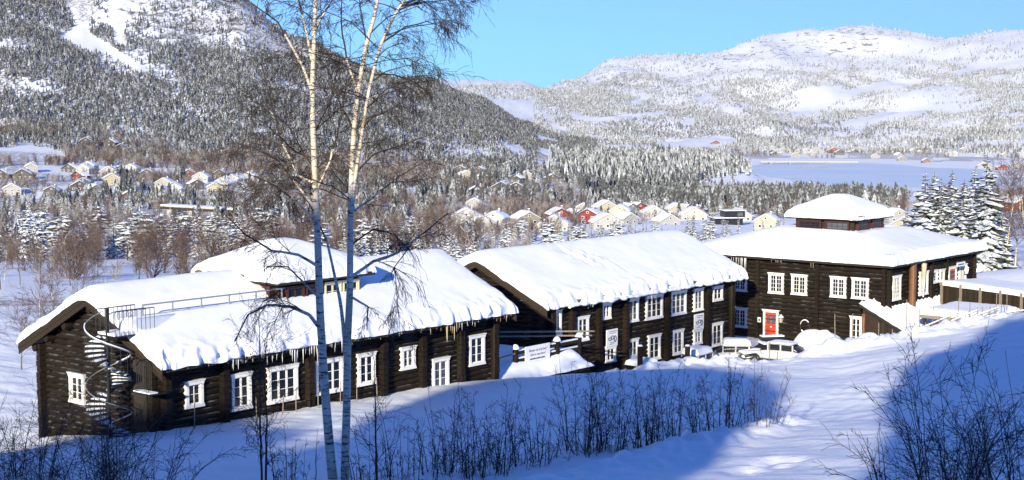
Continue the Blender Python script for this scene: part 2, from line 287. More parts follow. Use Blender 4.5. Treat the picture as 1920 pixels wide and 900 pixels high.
# terrain: snow with bare rock on steep faces of the mountains, brush stubble in the valley
m, nt, bs = new_mat('snow ground'); bs.inputs['Roughness'].default_value = 0.7; bs.inputs['Specular IOR Level'].default_value = 0.2
geo = N(nt, 'ShaderNodeNewGeometry'); pos = geo.outputs['Position']
def pn(scale, det=5, rough=.6, off=(1, 1, 1)):
    mp = N(nt, 'ShaderNodeMapping'); mp.inputs['Scale'].default_value = off; nt.links.new(pos, mp.inputs[0]); return noise(nt, mp.outputs[0], scale, det, rough)
sn = ramp(nt, pn(0.15, 6), [(0.3, (0.80, 0.84, 0.90)), (0.7, (0.86, 0.885, 0.925))])
at = N(nt, 'ShaderNodeAttribute', attribute_name='rock'); rn = pn(0.028, 8, .72, (1, 1, 2.2))
ma = N(nt, 'ShaderNodeMath', operation='MULTIPLY'); nt.links.new(at.outputs['Fac'], ma.inputs[0]); nt.links.new(rn, ma.inputs[1])
rk = ramp(nt, ma.outputs[0], [(0.53, (0, 0, 0)), (0.60, (1, 1, 1))])
rc = ramp(nt, pn(0.05, 6), [(0.3, (0.10, 0.10, 0.105)), (0.7, (0.26, 0.255, 0.25))])
c1 = mix(nt, rk.outputs[0], sn.outputs[0], rc.outputs[0])
at2 = N(nt, 'ShaderNodeAttribute', attribute_name='brush'); bn = pn(0.35, 6, .75, (1, 1, .3))
mb = N(nt, 'ShaderNodeMath', operation='MULTIPLY'); nt.links.new(at2.outputs['Fac'], mb.inputs[0]); nt.links.new(bn, mb.inputs[1])
bk = ramp(nt, mb.outputs[0], [(0.36, (0, 0, 0)), (0.50, (.8, .8, .8))])
c2 = mix(nt, bk.outputs[0], c1, (0.13, 0.10, 0.085)); nt.links.new(c2, bs.inputs['Base Color'])
fine = N(nt, 'ShaderNodeMath', operation='MULTIPLY_ADD'); nt.links.new(pn(7, 4), fine.inputs[0]); fine.inputs[1].default_value = 0.3; nt.links.new(pn(0.9, 5), fine.inputs[2])
bump(nt, bs, fine.outputs[0], 0.6, 0.12); M['ground'] = m
m, nt, bs = new_mat('lake ice'); bs.inputs['Roughness'].default_value = 0.55; geo = N(nt, 'ShaderNodeNewGeometry'); pos = geo.outputs['Position']
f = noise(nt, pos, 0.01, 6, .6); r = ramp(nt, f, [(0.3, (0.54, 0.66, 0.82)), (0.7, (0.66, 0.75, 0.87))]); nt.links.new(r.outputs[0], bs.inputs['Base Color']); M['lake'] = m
m, nt, bs = new_mat('open water'); bs.inputs['Base Color'].default_value = (0.02, 0.07, 0.13, 1); bs.inputs['Roughness'].default_value = 0.15; M['water'] = m
def needle_mat(name, lo, hi, thr, soft=0.25, sscale=1.5):
    m, nt, bs = new_mat(name); bs.inputs['Roughness'].default_value = 0.8; bs.inputs['Specular IOR Level'].default_value = 0.1
    geo = N(nt, 'ShaderNodeNewGeometry'); sx = N(nt, 'ShaderNodeSeparateXYZ'); nt.links.new(geo.outputs['True Normal'], sx.inputs[0])
    ab = N(nt, 'ShaderNodeMath', operation='ABSOLUTE'); nt.links.new(sx.outputs[2], ab.inputs[0])
    n1 = noise(nt, geo.outputs['Position'], sscale, 3, .6); oi = N(nt, 'ShaderNodeObjectInfo')
    a1 = N(nt, 'ShaderNodeMath', operation='MULTIPLY_ADD'); nt.links.new(n1, a1.inputs[0]); a1.inputs[1].default_value = 1.1; nt.links.new(ab.outputs[0], a1.inputs[2])
    a2 = N(nt, 'ShaderNodeMath', operation='MULTIPLY_ADD'); nt.links.new(oi.outputs['Random'], a2.inputs[0]); a2.inputs[1].default_value = 0.3; nt.links.new(a1.outputs[0], a2.inputs[2])
    r = ramp(nt, a2.outputs[0], [(thr, (0, 0, 0)), (thr + soft, (1, 1, 1))])
    # value over 1 is clipped by the ramp, so rescale first
    sc = N(nt, 'ShaderNodeMath', operation='MULTIPLY'); nt.links.new(a2.outputs[0], sc.inputs[0]); sc.inputs[1].default_value = 0.5; nt.links.new(sc.outputs[0], r.inputs[0])
    g = ramp(nt, noise(nt, geo.outputs['Position'], 0.6, 2), [(0.3, lo), (0.7, hi)])
    nt.links.new(mix(nt, r.outputs[0], g.outputs[0], (0.78, 0.83, 0.90)), bs.inputs['Base Color']); return m
M['needle'] = needle_mat('spruce needles', (0.020, 0.026, 0.016), (0.045, 0.050, 0.028), 0.66, .14, 3.5)
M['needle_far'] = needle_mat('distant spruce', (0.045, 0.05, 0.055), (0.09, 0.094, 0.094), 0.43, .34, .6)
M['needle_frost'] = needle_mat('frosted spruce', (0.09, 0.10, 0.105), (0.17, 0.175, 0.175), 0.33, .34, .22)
M['dark_crown'] = plain('dense pine needles', (0.03, 0.04, 0.02), 0.9, 0, .4)
M['branch_snow'] = snow_mat('branch snow', 6, .4, .05)
M['bark'] = plain('spruce bark', (0.06, 0.042, 0.03), 0.95, 0, .4, 5)
M['twig'] = plain('bare twig', (0.036, 0.024, 0.0165), 0.85, 0, .3, 3)
M['twig_mid'] = plain('birch twigs', (0.12, 0.080, 0.062), 0.9, 0, .35, .4)
M['twig_frost'] = plain('frosted twigs', (0.33, 0.29, 0.27), 0.9, 0, .45, .3)
m, nt, bs = new_mat('birch bark'); bs.inputs['Roughness'].default_value = 0.6
v = coords(nt, 'Object', (1, 1, 1)); v2 = coords(nt, 'Object', (1.2, 1.2, 7)); n1 = noise(nt, v2, 2.2, 6, .65); n2 = noise(nt, v, 1.1, 3)
base = ramp(nt, n2, [(0.3, (0.46, 0.37, 0.26)), (0.7, (0.66, 0.60, 0.50))]); dk = ramp(nt, n1, [(0.53, (0, 0, 0)), (0.62, (1, 1, 1))])
nt.links.new(mix(nt, dk.outputs[0], base.outputs[0], (0.035, 0.03, 0.027)), bs.inputs['Base Color']); bump(nt, bs, n1, .4, .02); M['birch'] = m

# ---------------------------------------------------------------- mesh helpers
class MB:
    def __init__(s): s.v = []; s.f = []; s.m = []
    def add(s, vs, fs, mi=0):
        o = len(s.v); s.v += [tuple(map(float, q)) for q in vs]; s.f += [tuple(i + o for i in f) for f in fs]; s.m += [mi] * len(fs); return s
    def box(s, a, b, mi=0):
        (x0, y0, z0), (x1, y1, z1) = a, b
        return s.add([(x0, y0, z0), (x1, y0, z0), (x1, y1, z0), (x0, y1, z0), (x0, y0, z1), (x1, y0, z1), (x1, y1, z1), (x0, y1, z1)],
                     [(0, 3, 2, 1), (4, 5, 6, 7), (0, 1, 5, 4), (1, 2, 6, 5), (2, 3, 7, 6), (3, 0, 4, 7)], mi)
    def prism(s, poly, d, mi=0):          # polygon of 3D points extruded by vector d
        n = len(poly); d = np.array(d, float); top = [np.array(q, float) + d for q in poly]
        return s.add(list(poly) + top, [tuple(range(n - 1, -1, -1)), tuple(range(n, 2 * n))] + [(i, (i + 1) % n, n + (i + 1) % n, n + i) for i in range(n)], mi)
    def tube(s, p, q, r0, r1=None, n=6, mi=0, cap=True):
        r1 = r0 if r1 is None else r1; p = Vector(p); q = Vector(q); d = (q - p).normalized()
        x = d.orthogonal().normalized(); y = d.cross(x); vs = []
        for c, r in ((p, r0), (q, r1)):
            for k in range(n):
                t = 2 * math.pi * k / n; vs.append(c + x * r * math.cos(t) + y * r * math.sin(t))
        fs = [(k, (k + 1) % n, n + (k + 1) % n, n + k) for k in range(n)]
        if cap: fs += [tuple(range(n - 1, -1, -1)), tuple(range(n, 2 * n))]
        return s.add(vs, fs, mi)
    def path(s, pts, r, n=5, mi=0):
        for i in range(len(pts) - 1): s.tube(pts[i], pts[i + 1], r, r, n, mi)
        return s
    def mesh(s, name, mats):
        me = bpy.data.meshes.new(name); me.from_pydata(s.v, [], s.f)
        for q in (mats if isinstance(mats, (list, tuple)) else [mats]): me.materials.append(M[q] if isinstance(q, str) else q)
        if any(s.m): me.polygons.foreach_set('material_index', s.m)
        me.update(); return me
    def build(s, name, mats, parent=None, smooth=False, **kw):
        me = s.mesh(name, mats)
        if smooth: me.polygons.foreach_set('use_smooth', [True] * len(me.polygons))
        return ob(name, me, parent, **kw)
def ob(name, me, parent=None, loc=None, rz=0.0, label=None, cat=None, group=None, kind=None):
    o = bpy.data.objects.new(name, me); COL.objects.link(o)
    if parent is not None: o.parent = parent
    if loc is not None: o.location = loc
    if rz: o.rotation_euler = (0, 0, rz)
    for k, val in (('label', label), ('category', cat), ('group', group), ('kind', kind)):
        if val: o[k] = val
    return o
def npmesh(name, verts, faces, mats, smooth=True, mi=None):
    verts = np.asarray(verts, np.float32); faces = np.asarray(faces, np.int32); me = bpy.data.meshes.new(name); k = faces.shape[1]
    me.vertices.add(len(verts)); me.vertices.foreach_set('co', verts.ravel()); me.loops.add(faces.size); me.loops.foreach_set('vertex_index', faces.ravel())
    me.polygons.add(len(faces)); me.polygons.foreach_set('loop_start', np.arange(0, faces.size, k, dtype=np.int32))
    if smooth: me.polygons.foreach_set('use_smooth', np.ones(len(faces), bool))
    for q in mats: me.materials.append(M[q])
    if mi is not None: me.polygons.foreach_set('material_index', np.asarray(mi, np.int32))
    me.update(); me.validate(); return me
def grid_faces(nu, nv, wrap=False):
    i, j = np.meshgrid(np.arange(nu - 1), np.arange(nv - 1), indexing='ij'); a = i * nv + j
    f = np.stack([a, a + nv, a + nv + 1, a + 1], -1).reshape(-1, 4)
    if wrap:
        j = np.arange(nv - 1); a = (nu - 1) * nv + j; f = np.r_[f, np.stack([a, j, j + 1, a + 1], -1)]
    return f

# ---------------------------------------------------------------- ground sheet and lake
ang_d = np.linspace(rad(-23), rad(23), 640); ang_l = np.linspace(rad(-180), rad(-23), 70)[:-1]; ang_r = np.linspace(rad(23), rad(180), 70)[1:-1]
ANG = np.r_[ang_l, ang_d, ang_r]
RAD = np.r_[np.exp(np.linspace(math.log(2), math.log(30), 26))[:-1], np.linspace(30, 135, 300)[:-1], np.exp(np.linspace(math.log(135), math.log(13500), 250))]
TH, RR = np.meshgrid(ANG, RAD, indexing='ij'); GX, GY = RR * np.sin(TH), RR * np.cos(TH); GZ = height(GX, GY)
ctr = np.array([[0, 0, hz(0, 0)]])
def rowcol(x, y, z):
    yy = np.maximum(y, 1); return 960 + F * x / yy, HOR + (CZ - z) / yy * F
GU, GV = rowcol(GX, GY, GZ)
def poly_in(u, v, poly):
    u = np.asarray(u, float); v = np.asarray(v, float); ins = np.zeros(u.shape, bool); n = len(poly)
    for i in range(n):
        (x0, y0), (x1, y1) = poly[i], poly[(i + 1) % n]
        c = ((y0 > v) != (y1 > v)) & (u < (x1 - x0) * (v - y0) / (y1 - y0 + 1e-9) + x0); ins ^= c
    return ins
ROCK = [[(120, 0), (470, -10), (560, 75), (600, 110), (480, 100), (400, 95), (300, 75), (230, 60), (150, 30)],
        [(1340, 110), (1430, 75), (1600, 44), (1700, 70), (1640, 100), (1560, 110), (1480, 110), (1400, 135), (1300, 165), (1240, 150)],
        [(1060, 150), (1140, 118), (1200, 130), (1120, 160)]]
rock = np.zeros_like(GZ)
for pg in ROCK: rock = np.maximum(rock, np.where(poly_in(GU, GV, pg) & (GY > 1200), 1.0, 0))
brush = np.where((GY > 160) & (GY < 2600) & (GZ > -50), 1.0, 0) * sstep(-.35, .35, fbm(GX / 90, GY / 90, 31, 3)) * .88
gm = npmesh('ground', np.r_[np.c_[GX.ravel(), GY.ravel(), GZ.ravel()], ctr], grid_faces(len(ANG), len(RAD), True), ['ground'])
for nm, arr in (('rock', rock), ('brush', brush)):
    at = gm.attributes.new(nm, 'FLOAT', 'POINT'); at.data.foreach_set('value', np.r_[arr.ravel(), 0].astype(np.float32))
ground = ob('ground', gm, kind='structure')
lk = MB(); pts = [P(u, v, y)[:2] for u, v, y in [(1300, 300, 1420), (1480, 300, 1400), (1950, 300, 1400), (2300, 300, 1500), (2250, 300, 2300), (1900, 300, 2480), (1600, 300, 2560), (1400, 300, 2500), (1330, 300, 1900)]]
lk.prism([(x, y, LAKE_Z - .3) for x, y in pts], (0, 0, .9)); lk.build('lake', 'lake', kind='structure')

# ---------------------------------------------------------------- building kit (local frame: x along facade A, y back along B)
def lodge_root(name, O, label, cat='building', group=None):
    return ob(name, None, None, tuple(O), ROT, label, cat, group)
LOGS = {}
def log_mesh(L, h=.3, d=.17):
    k = (round(L, 2), h, d)
    if k not in LOGS:
        mb = MB(); prof = [(-d * .35, -h / 2 + .012), (-d * .86, -h * .30), (-d, 0), (-d * .86, h * .30), (-d * .35, h / 2 - .012), (d * .4, h / 2 - .012), (d * .4, -h / 2 + .012)]
        mb.prism([(0, y, z) for y, z in prof], (L, 0, 0)); LOGS[k] = mb.mesh('log', 'log')
    return LOGS[k]
def log_wall(wall, axis, s0, s1, z0, z1, pitch=.3, top=None, off=0.0):
    """horizontal logs on plane b=off (axis 'b', outside -b) from a=s0..s1, or on plane a=off (axis 'a', outside -a) b=s0..s1"""
    n = int(round((z1 - z0) / pitch)); ph = (z1 - z0) / n
    for k in range(n):
        z = z0 + (k + .5) * ph; e0, e1 = s0, s1
        if top is not None:
            lim = top(z + ph / 2)
            if lim is None: continue
            e0, e1 = max(s0, lim[0]), min(s1, lim[1])
            if e1 - e0 < .3: continue
        o = ob('log', log_mesh(e1 - e0, round(ph, 3)), wall)
        jit = random.uniform(-.012, .012)
        if axis == 'b': o.location = (e0, off + jit, z)
        else: o.location = (off + jit, e1, z); o.rotation_euler = (0, 0, -math.pi / 2)
def log_post(parent, axis, s, z0, z1, pitch=.3, w=.17, out=.34, off=0.0):
    mb = MB(); n = int((z1 - z0) / pitch)
    for k in range(n):
        z = z0 + k * pitch; j = random.uniform(-.03, .03); g = .014
        if axis == 'b': mb.box((s - w, off - out + j, z + g), (s + w, off + .05, z + pitch - g))
        else: mb.box((off - out + j, s - w, z + g), (off + .05, s + w, z + pitch - g))
    return mb.build('log_end_stack', 'logend', parent)
WINS = {}
def window_meshes(w, h, cols, rows, sashes, slim):
    k = (round(w, 2), round(h, 2), cols, rows, sashes, slim)
    if k in WINS: return WINS[k]
    c = .10 if slim else .17; x0, x1, z0, z1 = -w / 2, w / 2, -h / 2, h / 2; D = .27
    cs = MB()       # casing boards with flared head and sill, outside is -y
    cs.box((x0, -D, z0 + c), (x0 + c, 0, z1 - c)); cs.box((x1 - c, -D, z0 + c), (x1, 0, z1 - c))
    fl = .03 if slim else .07
    cs.prism([(x0 - .01, -D - .02, z1 - c), (x1 + .01, -D - .02, z1 - c), (x1 + fl, -D - .02, z1), (x0 - fl, -D - .02, z1)], (0, D, 0))
    cs.box((x0 - fl - .02, -D - .06, z1 + .002), (x1 + fl + .02, 0, z1 + .045))
    cs.prism([(x0 - fl, -D - .02, z0), (x1 + fl, -D - .02, z0), (x1 + .01, -D - .02, z0 + c), (x0 - .01, -D - .02, z0 + c)], (0, D, 0))
    ss = MB(); ix0, ix1, iz0, iz1 = x0 + c, x1 - c, z0 + c, z1 - c; sw = (ix1 - ix0) / sashes; f = .05
    for q in range(sashes):
        a0, a1 = ix0 + q * sw + .002, ix0 + (q + 1) * sw - .002
        ss.box((a0, -D + .06, iz0), (a0 + f, -.06, iz1)); ss.box((a1 - f, -D + .06, iz0), (a1, -.06, iz1))
        ss.box((a0 + f, -D + .062, iz0), (a1 - f, -.06, iz0 + f)); ss.box((a0 + f, -D + .062, iz1 - f), (a1 - f, -.06, iz1))
        for r in range(1, rows):
            z = iz0 + (iz1 - iz0) * r / rows; ss.box((a0 + f, -D + .075, z - .014), (a1 - f, -.07, z + .014))
        for cc in range(1, cols):
            x = a0 + (a1 - a0) * cc / cols; ss.box((x - .012, -D + .07, iz0 + f), (x + .012, -.07, iz1 - f))
    gl = MB(); gl.box((ix0 + .01, -D + .10, iz0 + .01), (ix1 - .01, -D + .13, iz1 - .01))
    WINS[k] = (cs, ss, gl); return WINS[k]
WMESH = {}
def window(parent, axis, s0, s1, z0, z1, cols=1, rows=3, sashes=2, off=0.0, mats=('white', 'white', 'glass'), slim=False, name='window'):
    """axis 'b': outside -b, s runs along a; axis 'a': outside -a, s runs along b"""
    key = (round(s1 - s0, 2), round(z1 - z0, 2), cols, rows, sashes, slim, mats)
    if key not in WMESH:
        cs, ss, gl = window_meshes(s1 - s0, z1 - z0, cols, rows, sashes, slim)
        WMESH[key] = (cs.mesh('window', mats[0]), ss.mesh('sash', mats[1]), gl.mesh('pane', mats[2]))
    a, b, c = WMESH[key]; w = ob(name, a, parent); ctr = (s0 + s1) / 2
    if axis == 'b': w.location = (ctr, off, (z0 + z1) / 2)
    else: w.location = (off, ctr, (z0 + z1) / 2); w.rotation_euler = (0, 0, -math.pi / 2)
    ob('sash', b, w); ob('pane', c, w); return w
def cosgrid(a, b, n, R=.6):       # samples dense near both ends
    m = n // 5; e = (1 - np.cos(np.linspace(0, math.pi / 2, m))) * R
    return np.r_[a + e[:-1], np.linspace(a + R, b - R, n - 2 * m + 2), (b - e)[::-1][1:]]
def snow_cap(parent, xs, ys, base, dist, T, R=.55, seed=0, lump=.12, sag=.12, name='roof_snow', mat='snow', Tf=None, LW=None):
    """snow blanket over base(x,y); dist = distance to the free edge"""
    X, Y = np.meshgrid(xs, ys, indexing='ij'); Zb = base(X, Y); e = np.clip(dist(X, Y), 0, None); t = np.clip(e / R, 0, 1)
    prof = np.sqrt(np.clip(1 - (1 - t) ** 2.4, 0, 1)); Tm = T if Tf is None else T * Tf(X, Y)
    lw = .45 + .75 * (1 + fbm(X / 2.7, Y / 2.7, seed + 31, 2)) * .6; lump = lump * lw * (1.0 if LW is None else LW(X, Y)); edge = np.exp(-e / .45); nz = fbm(X / 3.1 + seed, Y / 3.1, seed, 3) * .035 + fbm(X / 9 + seed, Y / 9, seed + 5, 2) * .03
    top = Zb + Tm * prof * (1 + edge * lump * 2.2 * fbm(X / .33, Y / .33, seed + 9, 4, .6)) + nz * prof - sag * edge * (1 + .9 * fbm(X / .8, Y / .8, seed + 3, 2))
    # push the rim in and out a little
    gx, gy = np.gradient(dist(X, Y)); sx = np.gradient(X, axis=0); sy = np.gradient(Y, axis=1)
    gx = gx / (np.abs(sx) + 1e-6); gy = gy / (np.abs(sy) + 1e-6)
    push = edge * lump * 1.6 * fbm(X / .36 + 7, Y / .36, seed + 13, 3) * .75
    Xp, Yp = X - gx * push, Y - gy * push
    bot = Zb - .02 - sag * edge * 1.1
    nu, nv = X.shape; vt = np.c_[Xp.ravel(), Yp.ravel(), top.ravel()]; vb = np.c_[Xp.ravel(), Yp.ravel(), np.minimum(bot, top - .01).ravel()]
    ft = grid_faces(nu, nv); n = nu * nv; fb = ft[:, ::-1] + n
    rim = np.r_[np.arange(nv), (np.arange(1, nu)) * nv + nv - 1, (nu - 1) * nv + np.arange(nv - 2, -1, -1), np.arange(nu - 2, 0, -1) * nv]
    r2 = np.roll(rim, -1); fs = np.stack([rim, r2, r2 + n, rim + n], -1)
    me = npmesh(name, np.r_[vt, vb], np.r_[ft, fb, fs], [mat]); return ob(name, me, parent)
def icicles(parent, pts, dens=5.0, lmin=.15, lmax=.7, seed=1, name='icicle_fringe'):
    """pts: list of (x0,y0,z0,x1,y1,z1,weight)"""
    rr = random.Random(seed); mb = MB()
    for x0, y0, z0, x1, y1, z1, w in pts:
        L = math.hypot(x1 - x0, y1 - y0)
        for k in range(int(L * dens)):
            t = rr.random(); l = (lmin + (lmax - lmin) * rr.random() ** 2.2) * w; r = .012 + .035 * l
            p = (x0 + (x1 - x0) * t, y0 + (y1 - y0) * t + rr.uniform(-.08, .08), z0 + (z1 - z0) * t)
            mb.tube((p[0], p[1], p[2] + .12), (p[0], p[1], p[2] - l), r, .004, 5)
    o = mb.build(name, 'ice', parent); o['kind'] = 'stuff'; return o
def gable_roof(root, a0, a1, bc, hw, zr, sl, th=.22, over_board=.5):
    """a0..a1 along ridge, half width hw, ridge height zr (top of boarding), slope sl"""
    ze = zr - sl * hw; mb = MB()
    for s in (-1, 1):
        poly = [(a0, bc, zr), (a0, bc + s * hw, ze), (a0, bc + s * hw, ze - th), (a0, bc, zr - th)]
        mb.prism(poly if s < 0 else poly[::-1], (a1 - a0, 0, 0))
    roof = mb.build('roof', 'underroof', root)
    for a in (a0 - .06, a1 + .003):       # verge boards, two stepped boards each side
        for s in (-1, 1):
            for (w0, w1, d) in ((.02, .26, .06), (.262, .52, .035)):
                m2 = MB(); e = hw + .1
                poly = [(a + (.06 - d), bc, zr - w0), (a + (.06 - d), bc + s * e, zr - sl * e - w0), (a + (.06 - d), bc + s * e, zr - sl * e - w1), (a + (.06 - d), bc, zr - w1)]
                m2.prism(poly, (d, 0, 0)); m2.build('verge_board', 'board', roof)
    return roof
def gable_snow(root, a0, a1, bc, hw, zr, sl, T, seed, R=.55, lump=.12, Tf=None, n=170):
    def base(X, Y):
        d = np.sqrt((Y - bc) ** 2 + .35 ** 2); return zr - sl * d + .03 + .15
    def dist(X, Y): return np.minimum(np.minimum(X - a0, a1 - X), hw - np.abs(Y - bc))
    return snow_cap(root, cosgrid(a0, a1, n, .9), cosgrid(bc - hw, bc + hw, 90, .9), base, dist, T, R, seed, lump, Tf=Tf, LW=lambda X, Y: np.where(hw - np.abs(Y - bc) < np.minimum(X - a0, a1 - X), 1.0, .22))
def hip_roof(root, cx, cy, half, ze, sl, th=.25, mat='underroof'):
    mb = MB(); za = ze + sl * half; h = half
    mb.add([(cx - h, cy - h, ze), (cx + h, cy - h, ze), (cx + h, cy + h, ze), (cx - h, cy + h, ze), (cx, cy, za),
            (cx - h, cy - h, ze - th), (cx + h, cy - h, ze - th), (cx + h, cy + h, ze - th), (cx - h, cy + h, ze - th)],
           [(0, 1, 4), (1, 2, 4), (2, 3, 4), (3, 0, 4), (5, 8, 7, 6), (0, 5, 6, 1), (1, 6, 7, 2), (2, 7, 8, 3), (3, 8, 5, 0)])
    return mb.build('roof', mat, root)
def hip_snow(root, cx, cy, half, ze, sl, T, seed, R=.8, lump=.05, hole=None, n=110, name='roof_snow', round_=1.4):
    def base(X, Y):
        ax, ay = np.abs(X - cx), np.abs(Y - cy); k = 3.0
        mx = (ax ** 6 + ay ** 6 + .6 ** 6) ** (1 / 6.)       # soft hips
        z = ze + sl * (half - np.minimum(mx, half)); 
        return z
    def dist(X, Y): return half - np.maximum(np.abs(X - cx), np.abs(Y - cy))
    Tf = None
    if hole: Tf = lambda X, Y: .35 + .65 * sstep(hole - .1, hole + 1.6, np.maximum(np.abs(X - cx), np.abs(Y - cy)))
    return snow_cap(root, cosgrid(cx - half, cx + half, n, 1.0), cosgrid(cy - half, cy + half, n, 1.0), base, dist, T, R, seed, lump, .06, name, Tf=Tf)

# ---------------------------------------------------------------- lodge one: long log building with roof turret
r1 = lodge_root('log_lodge', O1, 'long dark log lodge with snowy roof turret and spiral stair at its gable')
W1, L1, BC1, ZR1, SL1 = 9.5, 23.6, 4.75, 6.05, .497
core = MB(); zt = 3.45
core.prism([(0.02, .02, -4.0), (0.02, W1, -4.0), (0.02, W1, zt), (0.02, BC1, zt + BC1 * SL1), (0.02, .02, zt)], (L1 - .05, 0, 0))
wall1 = core.build('wall', 'core', r1)
def top1(z):
    if z < zt: return (0, W1)
    k = (z - zt) / SL1; return (k, W1 - k) if k < BC1 - .2 else None
log_wall(wall1, 'a', -.05, W1 + .05, -1.9, 5.6, .29, top1)
posts1 = [.15, 3.46, 8.95, 14.27, 17.31, 20.5, 23.5]
for k in range(len(posts1) - 1): log_wall(wall1, 'b', posts1[k] + .12, posts1[k + 1] - .12, -1.3, 3.35, .29)
for k, s in enumerate(posts1): log_post(wall1, 'b', s, -1.3, 3.2, .29, .17, .5 if k else .42)
log_post(wall1, 'a', .2, -1.3, 3.2, .29, .16, .45); log_post(wall1, 'a', W1 - .1, -2.6, 3.2, .29, .16, .5)
# purlin ends under the gable verge
for b, z, rr_ in ((1.1, 3.55, .2), (2.6, 4.35, .19), (BC1, 5.35, .2), (6.9, 4.35, .2), (8.5, 3.6, .21), (9.55, 3.0, .2)):
    mb = MB(); mb.tube((-.62, b, z), (.1, b, z), rr_, rr_, 10); mb.build('purlin', 'logend', wall1)
for s0, s1, z0, z1, sa, ro, co in ((1.24, 2.26, .86, 2.13, 1, 2, 2), (3.96, 5.18, .30, 2.10, 2, 3, 1), (6.27, 8.2, .29, 2.10, 3, 3, 1), (9.43, 11.35, .25, 2.05, 3, 3, 1), (12.45, 13.7, .30, 2.02, 2, 3, 1),
                           (15.72, 16.8, .72, 1.96, 2, 2, 1), (18.2, 19.55, -.8, 1.0, 2, 3, 1), (21.3, 22.65, .19, 1.96, 2, 3, 1)):
    window(r1, 'b', s0, s1, z0, z1, co, ro, sa)
window(r1, 'a', 5.85, 7.1, .5, 1.97, 1, 3, 2)
roof1 = gable_roof(r1, -.75, L1 + .75, BC1, 5.85, ZR1, SL1)
def tf1(X, Y):   # trodden walkway along the roof railing
    return 1 - .75 * np.exp(-((Y - 2.35) / .42) ** 4) * sstep(13.5, 12.5, X)
gable_snow(r1, -.85, L1 + .95, BC1, 6.0, ZR1, SL1, .50, 3, .5, .15, tf1, 200)
icicles(r1, [(.5, -1.1, 3.05, 5, -1.1, 3.05, .25), (3.3, -1.1, 3.05, 11, -1.1, 3.05, .8), (6.5, -1.1, 3.05, 9.5, -1.1, 3.05, 1.5), (11, -1.1, 3.05, 15, -1.1, 3.05, .35), (16, -1.1, 3.05, 20, -1.1, 3.05, .7), (18.2, -1.1, 3.05, 19.2, -1.1, 3.05, 1.6), (20, -1.1, 3.05, 24, -1.1, 3.05, .6)], 6, .15, .75, 4)
mb = MB(); mb.tube((23.25, -.45, -1.2), (23.25, -.45, 3.0), .05, .05, 8); mb.build('downpipe', 'board', r1)
# turret
tc = (11.7, 4.72); th_ = 2.85; tz0, tz1 = 3.6, 5.95
mb = MB(); mb.box((tc[0] - th_, tc[1] - th_, tz0), (tc[0] + th_, tc[1] + th_, tz1)); tur = mb.build('turret', 'board', r1)
for k in range(4):
    s0 = tc[0] - th_ + .35 + k * 1.32; window(tur, 'b', s0, s0 + 1.2, 4.78, 5.75, 1, 2, 2, tc[1] - th_, ('cream', 'cream', 'glass') if k > 1 else ('redframe', 'board', 'glass'), True)
for k in range(2):
    s0 = tc[1] - th_ + .4 + k * 2.0; window(tur, 'a', s0, s0 + 1.6, 5.1, 5.8, 2, 1, 2, tc[0] - th_, ('redframe', 'redframe', 'glass'), True)
tr = hip_roof(tur, tc[0], tc[1], 3.5, 6.15, .38, .2)
hip_snow(tur, tc[0], tc[1], 3.55, 6.16, .40, .62, 17, .75, .06)
mb = MB(); e = 3.46
for k in range(30):
    t = -e + 4.4 * k / 29; z = 6.2 + .04 * math.sin(k)
    mb.box((tc[0] - e - .13, tc[1] + .9 * e - t * .9 - 3.3, z), (tc[0] - e + .04, tc[1] + .9 * e - t * .9 - 3.1, z + .09 + .05 * random.random()))
tf_ = mb.build('turf_edge', 'grass', tur)
# roof railing along the walkway
rl = ob('roof_railing', None, None, tuple(O1), ROT, 'galvanised railing along the walkway on the lodge roof below the turret', 'railing')
def zroof1(b): return ZR1 - SL1 * abs(b - BC1)
RB = 1.75; zb = zroof1(RB)
for k in range(9):
    a = .35 + k * 1.72; mb = MB(); mb.box((a - .03, RB - .03, zb - .15), (a + .03, RB + .03, zb + 1.12)); mb.build('post', 'galv', rl)
for z in (1.12, .62):
    mb = MB(); mb.box((.32, RB - .035, zb + z), (14.3, RB + .035, zb + z + .07)); mb.build('rail', 'galv', rl)

# ---------------------------------------------------------------- spiral staircase
SA, SB, SR = -1.75, 1.55, 1.05
st = ob('spiral_staircase', None, None, tuple(O1), ROT, 'black metal spiral staircase with snowy treads against the lodge gable', 'staircase')
ZP = 4.55; gz0 = -1.6
mb = MB(); mb.tube((SA, SB, gz0), (SA, SB, ZP + 1.25), .085, .085, 10); mb.build('centre_pole', 'blackmetal', st)
def spt(th, r, z):   # th measured in world axes seen from above
    w = th - ROT; return (SA + r * math.cos(w), SB + r * math.sin(w), z)
NT = 31; PERT = rad(24); TH0 = rad(115)
trm = MB(); trs = MB()
def tread_geo(z, snow):
    mb = MB(); a = PERT * .52
    if not snow: mb.prism([(.07, -.05, z - .05), (SR, -SR * math.sin(a) * .98, z - .05), (SR, SR * math.sin(a) * .98, z - .05), (.07, .05, z - .05)], (0, 0, .05))
    else:
        n = 7; X, Y = np.meshgrid(np.linspace(.16, SR - .03, n), np.linspace(-1, 1, 5), indexing='ij'); wd_ = .04 + X * math.sin(a) * .62
        Z = .004 + .075 * np.sqrt(np.clip(1 - np.abs(Y) ** 3, 0, 1)) * np.sqrt(np.clip(1 - ((X - .6) / .46) ** 4, 0, 1))
        f = [tuple(q) for q in grid_faces(n, 5)]; mb.add(list(zip(X.ravel(), (Y * wd_).ravel(), Z.ravel())), f)
        mb.add(list(zip(X.ravel(), (Y * wd_).ravel(), np.full(X.size, .002))), [q[::-1] for q in f])
    return mb
tm = tread_geo(0, False).mesh('tread', 'blackmetal'); ts = tread_geo(0, True).mesh('tread_snow', 'snow')
for q in ts.polygons: q.use_smooth = True
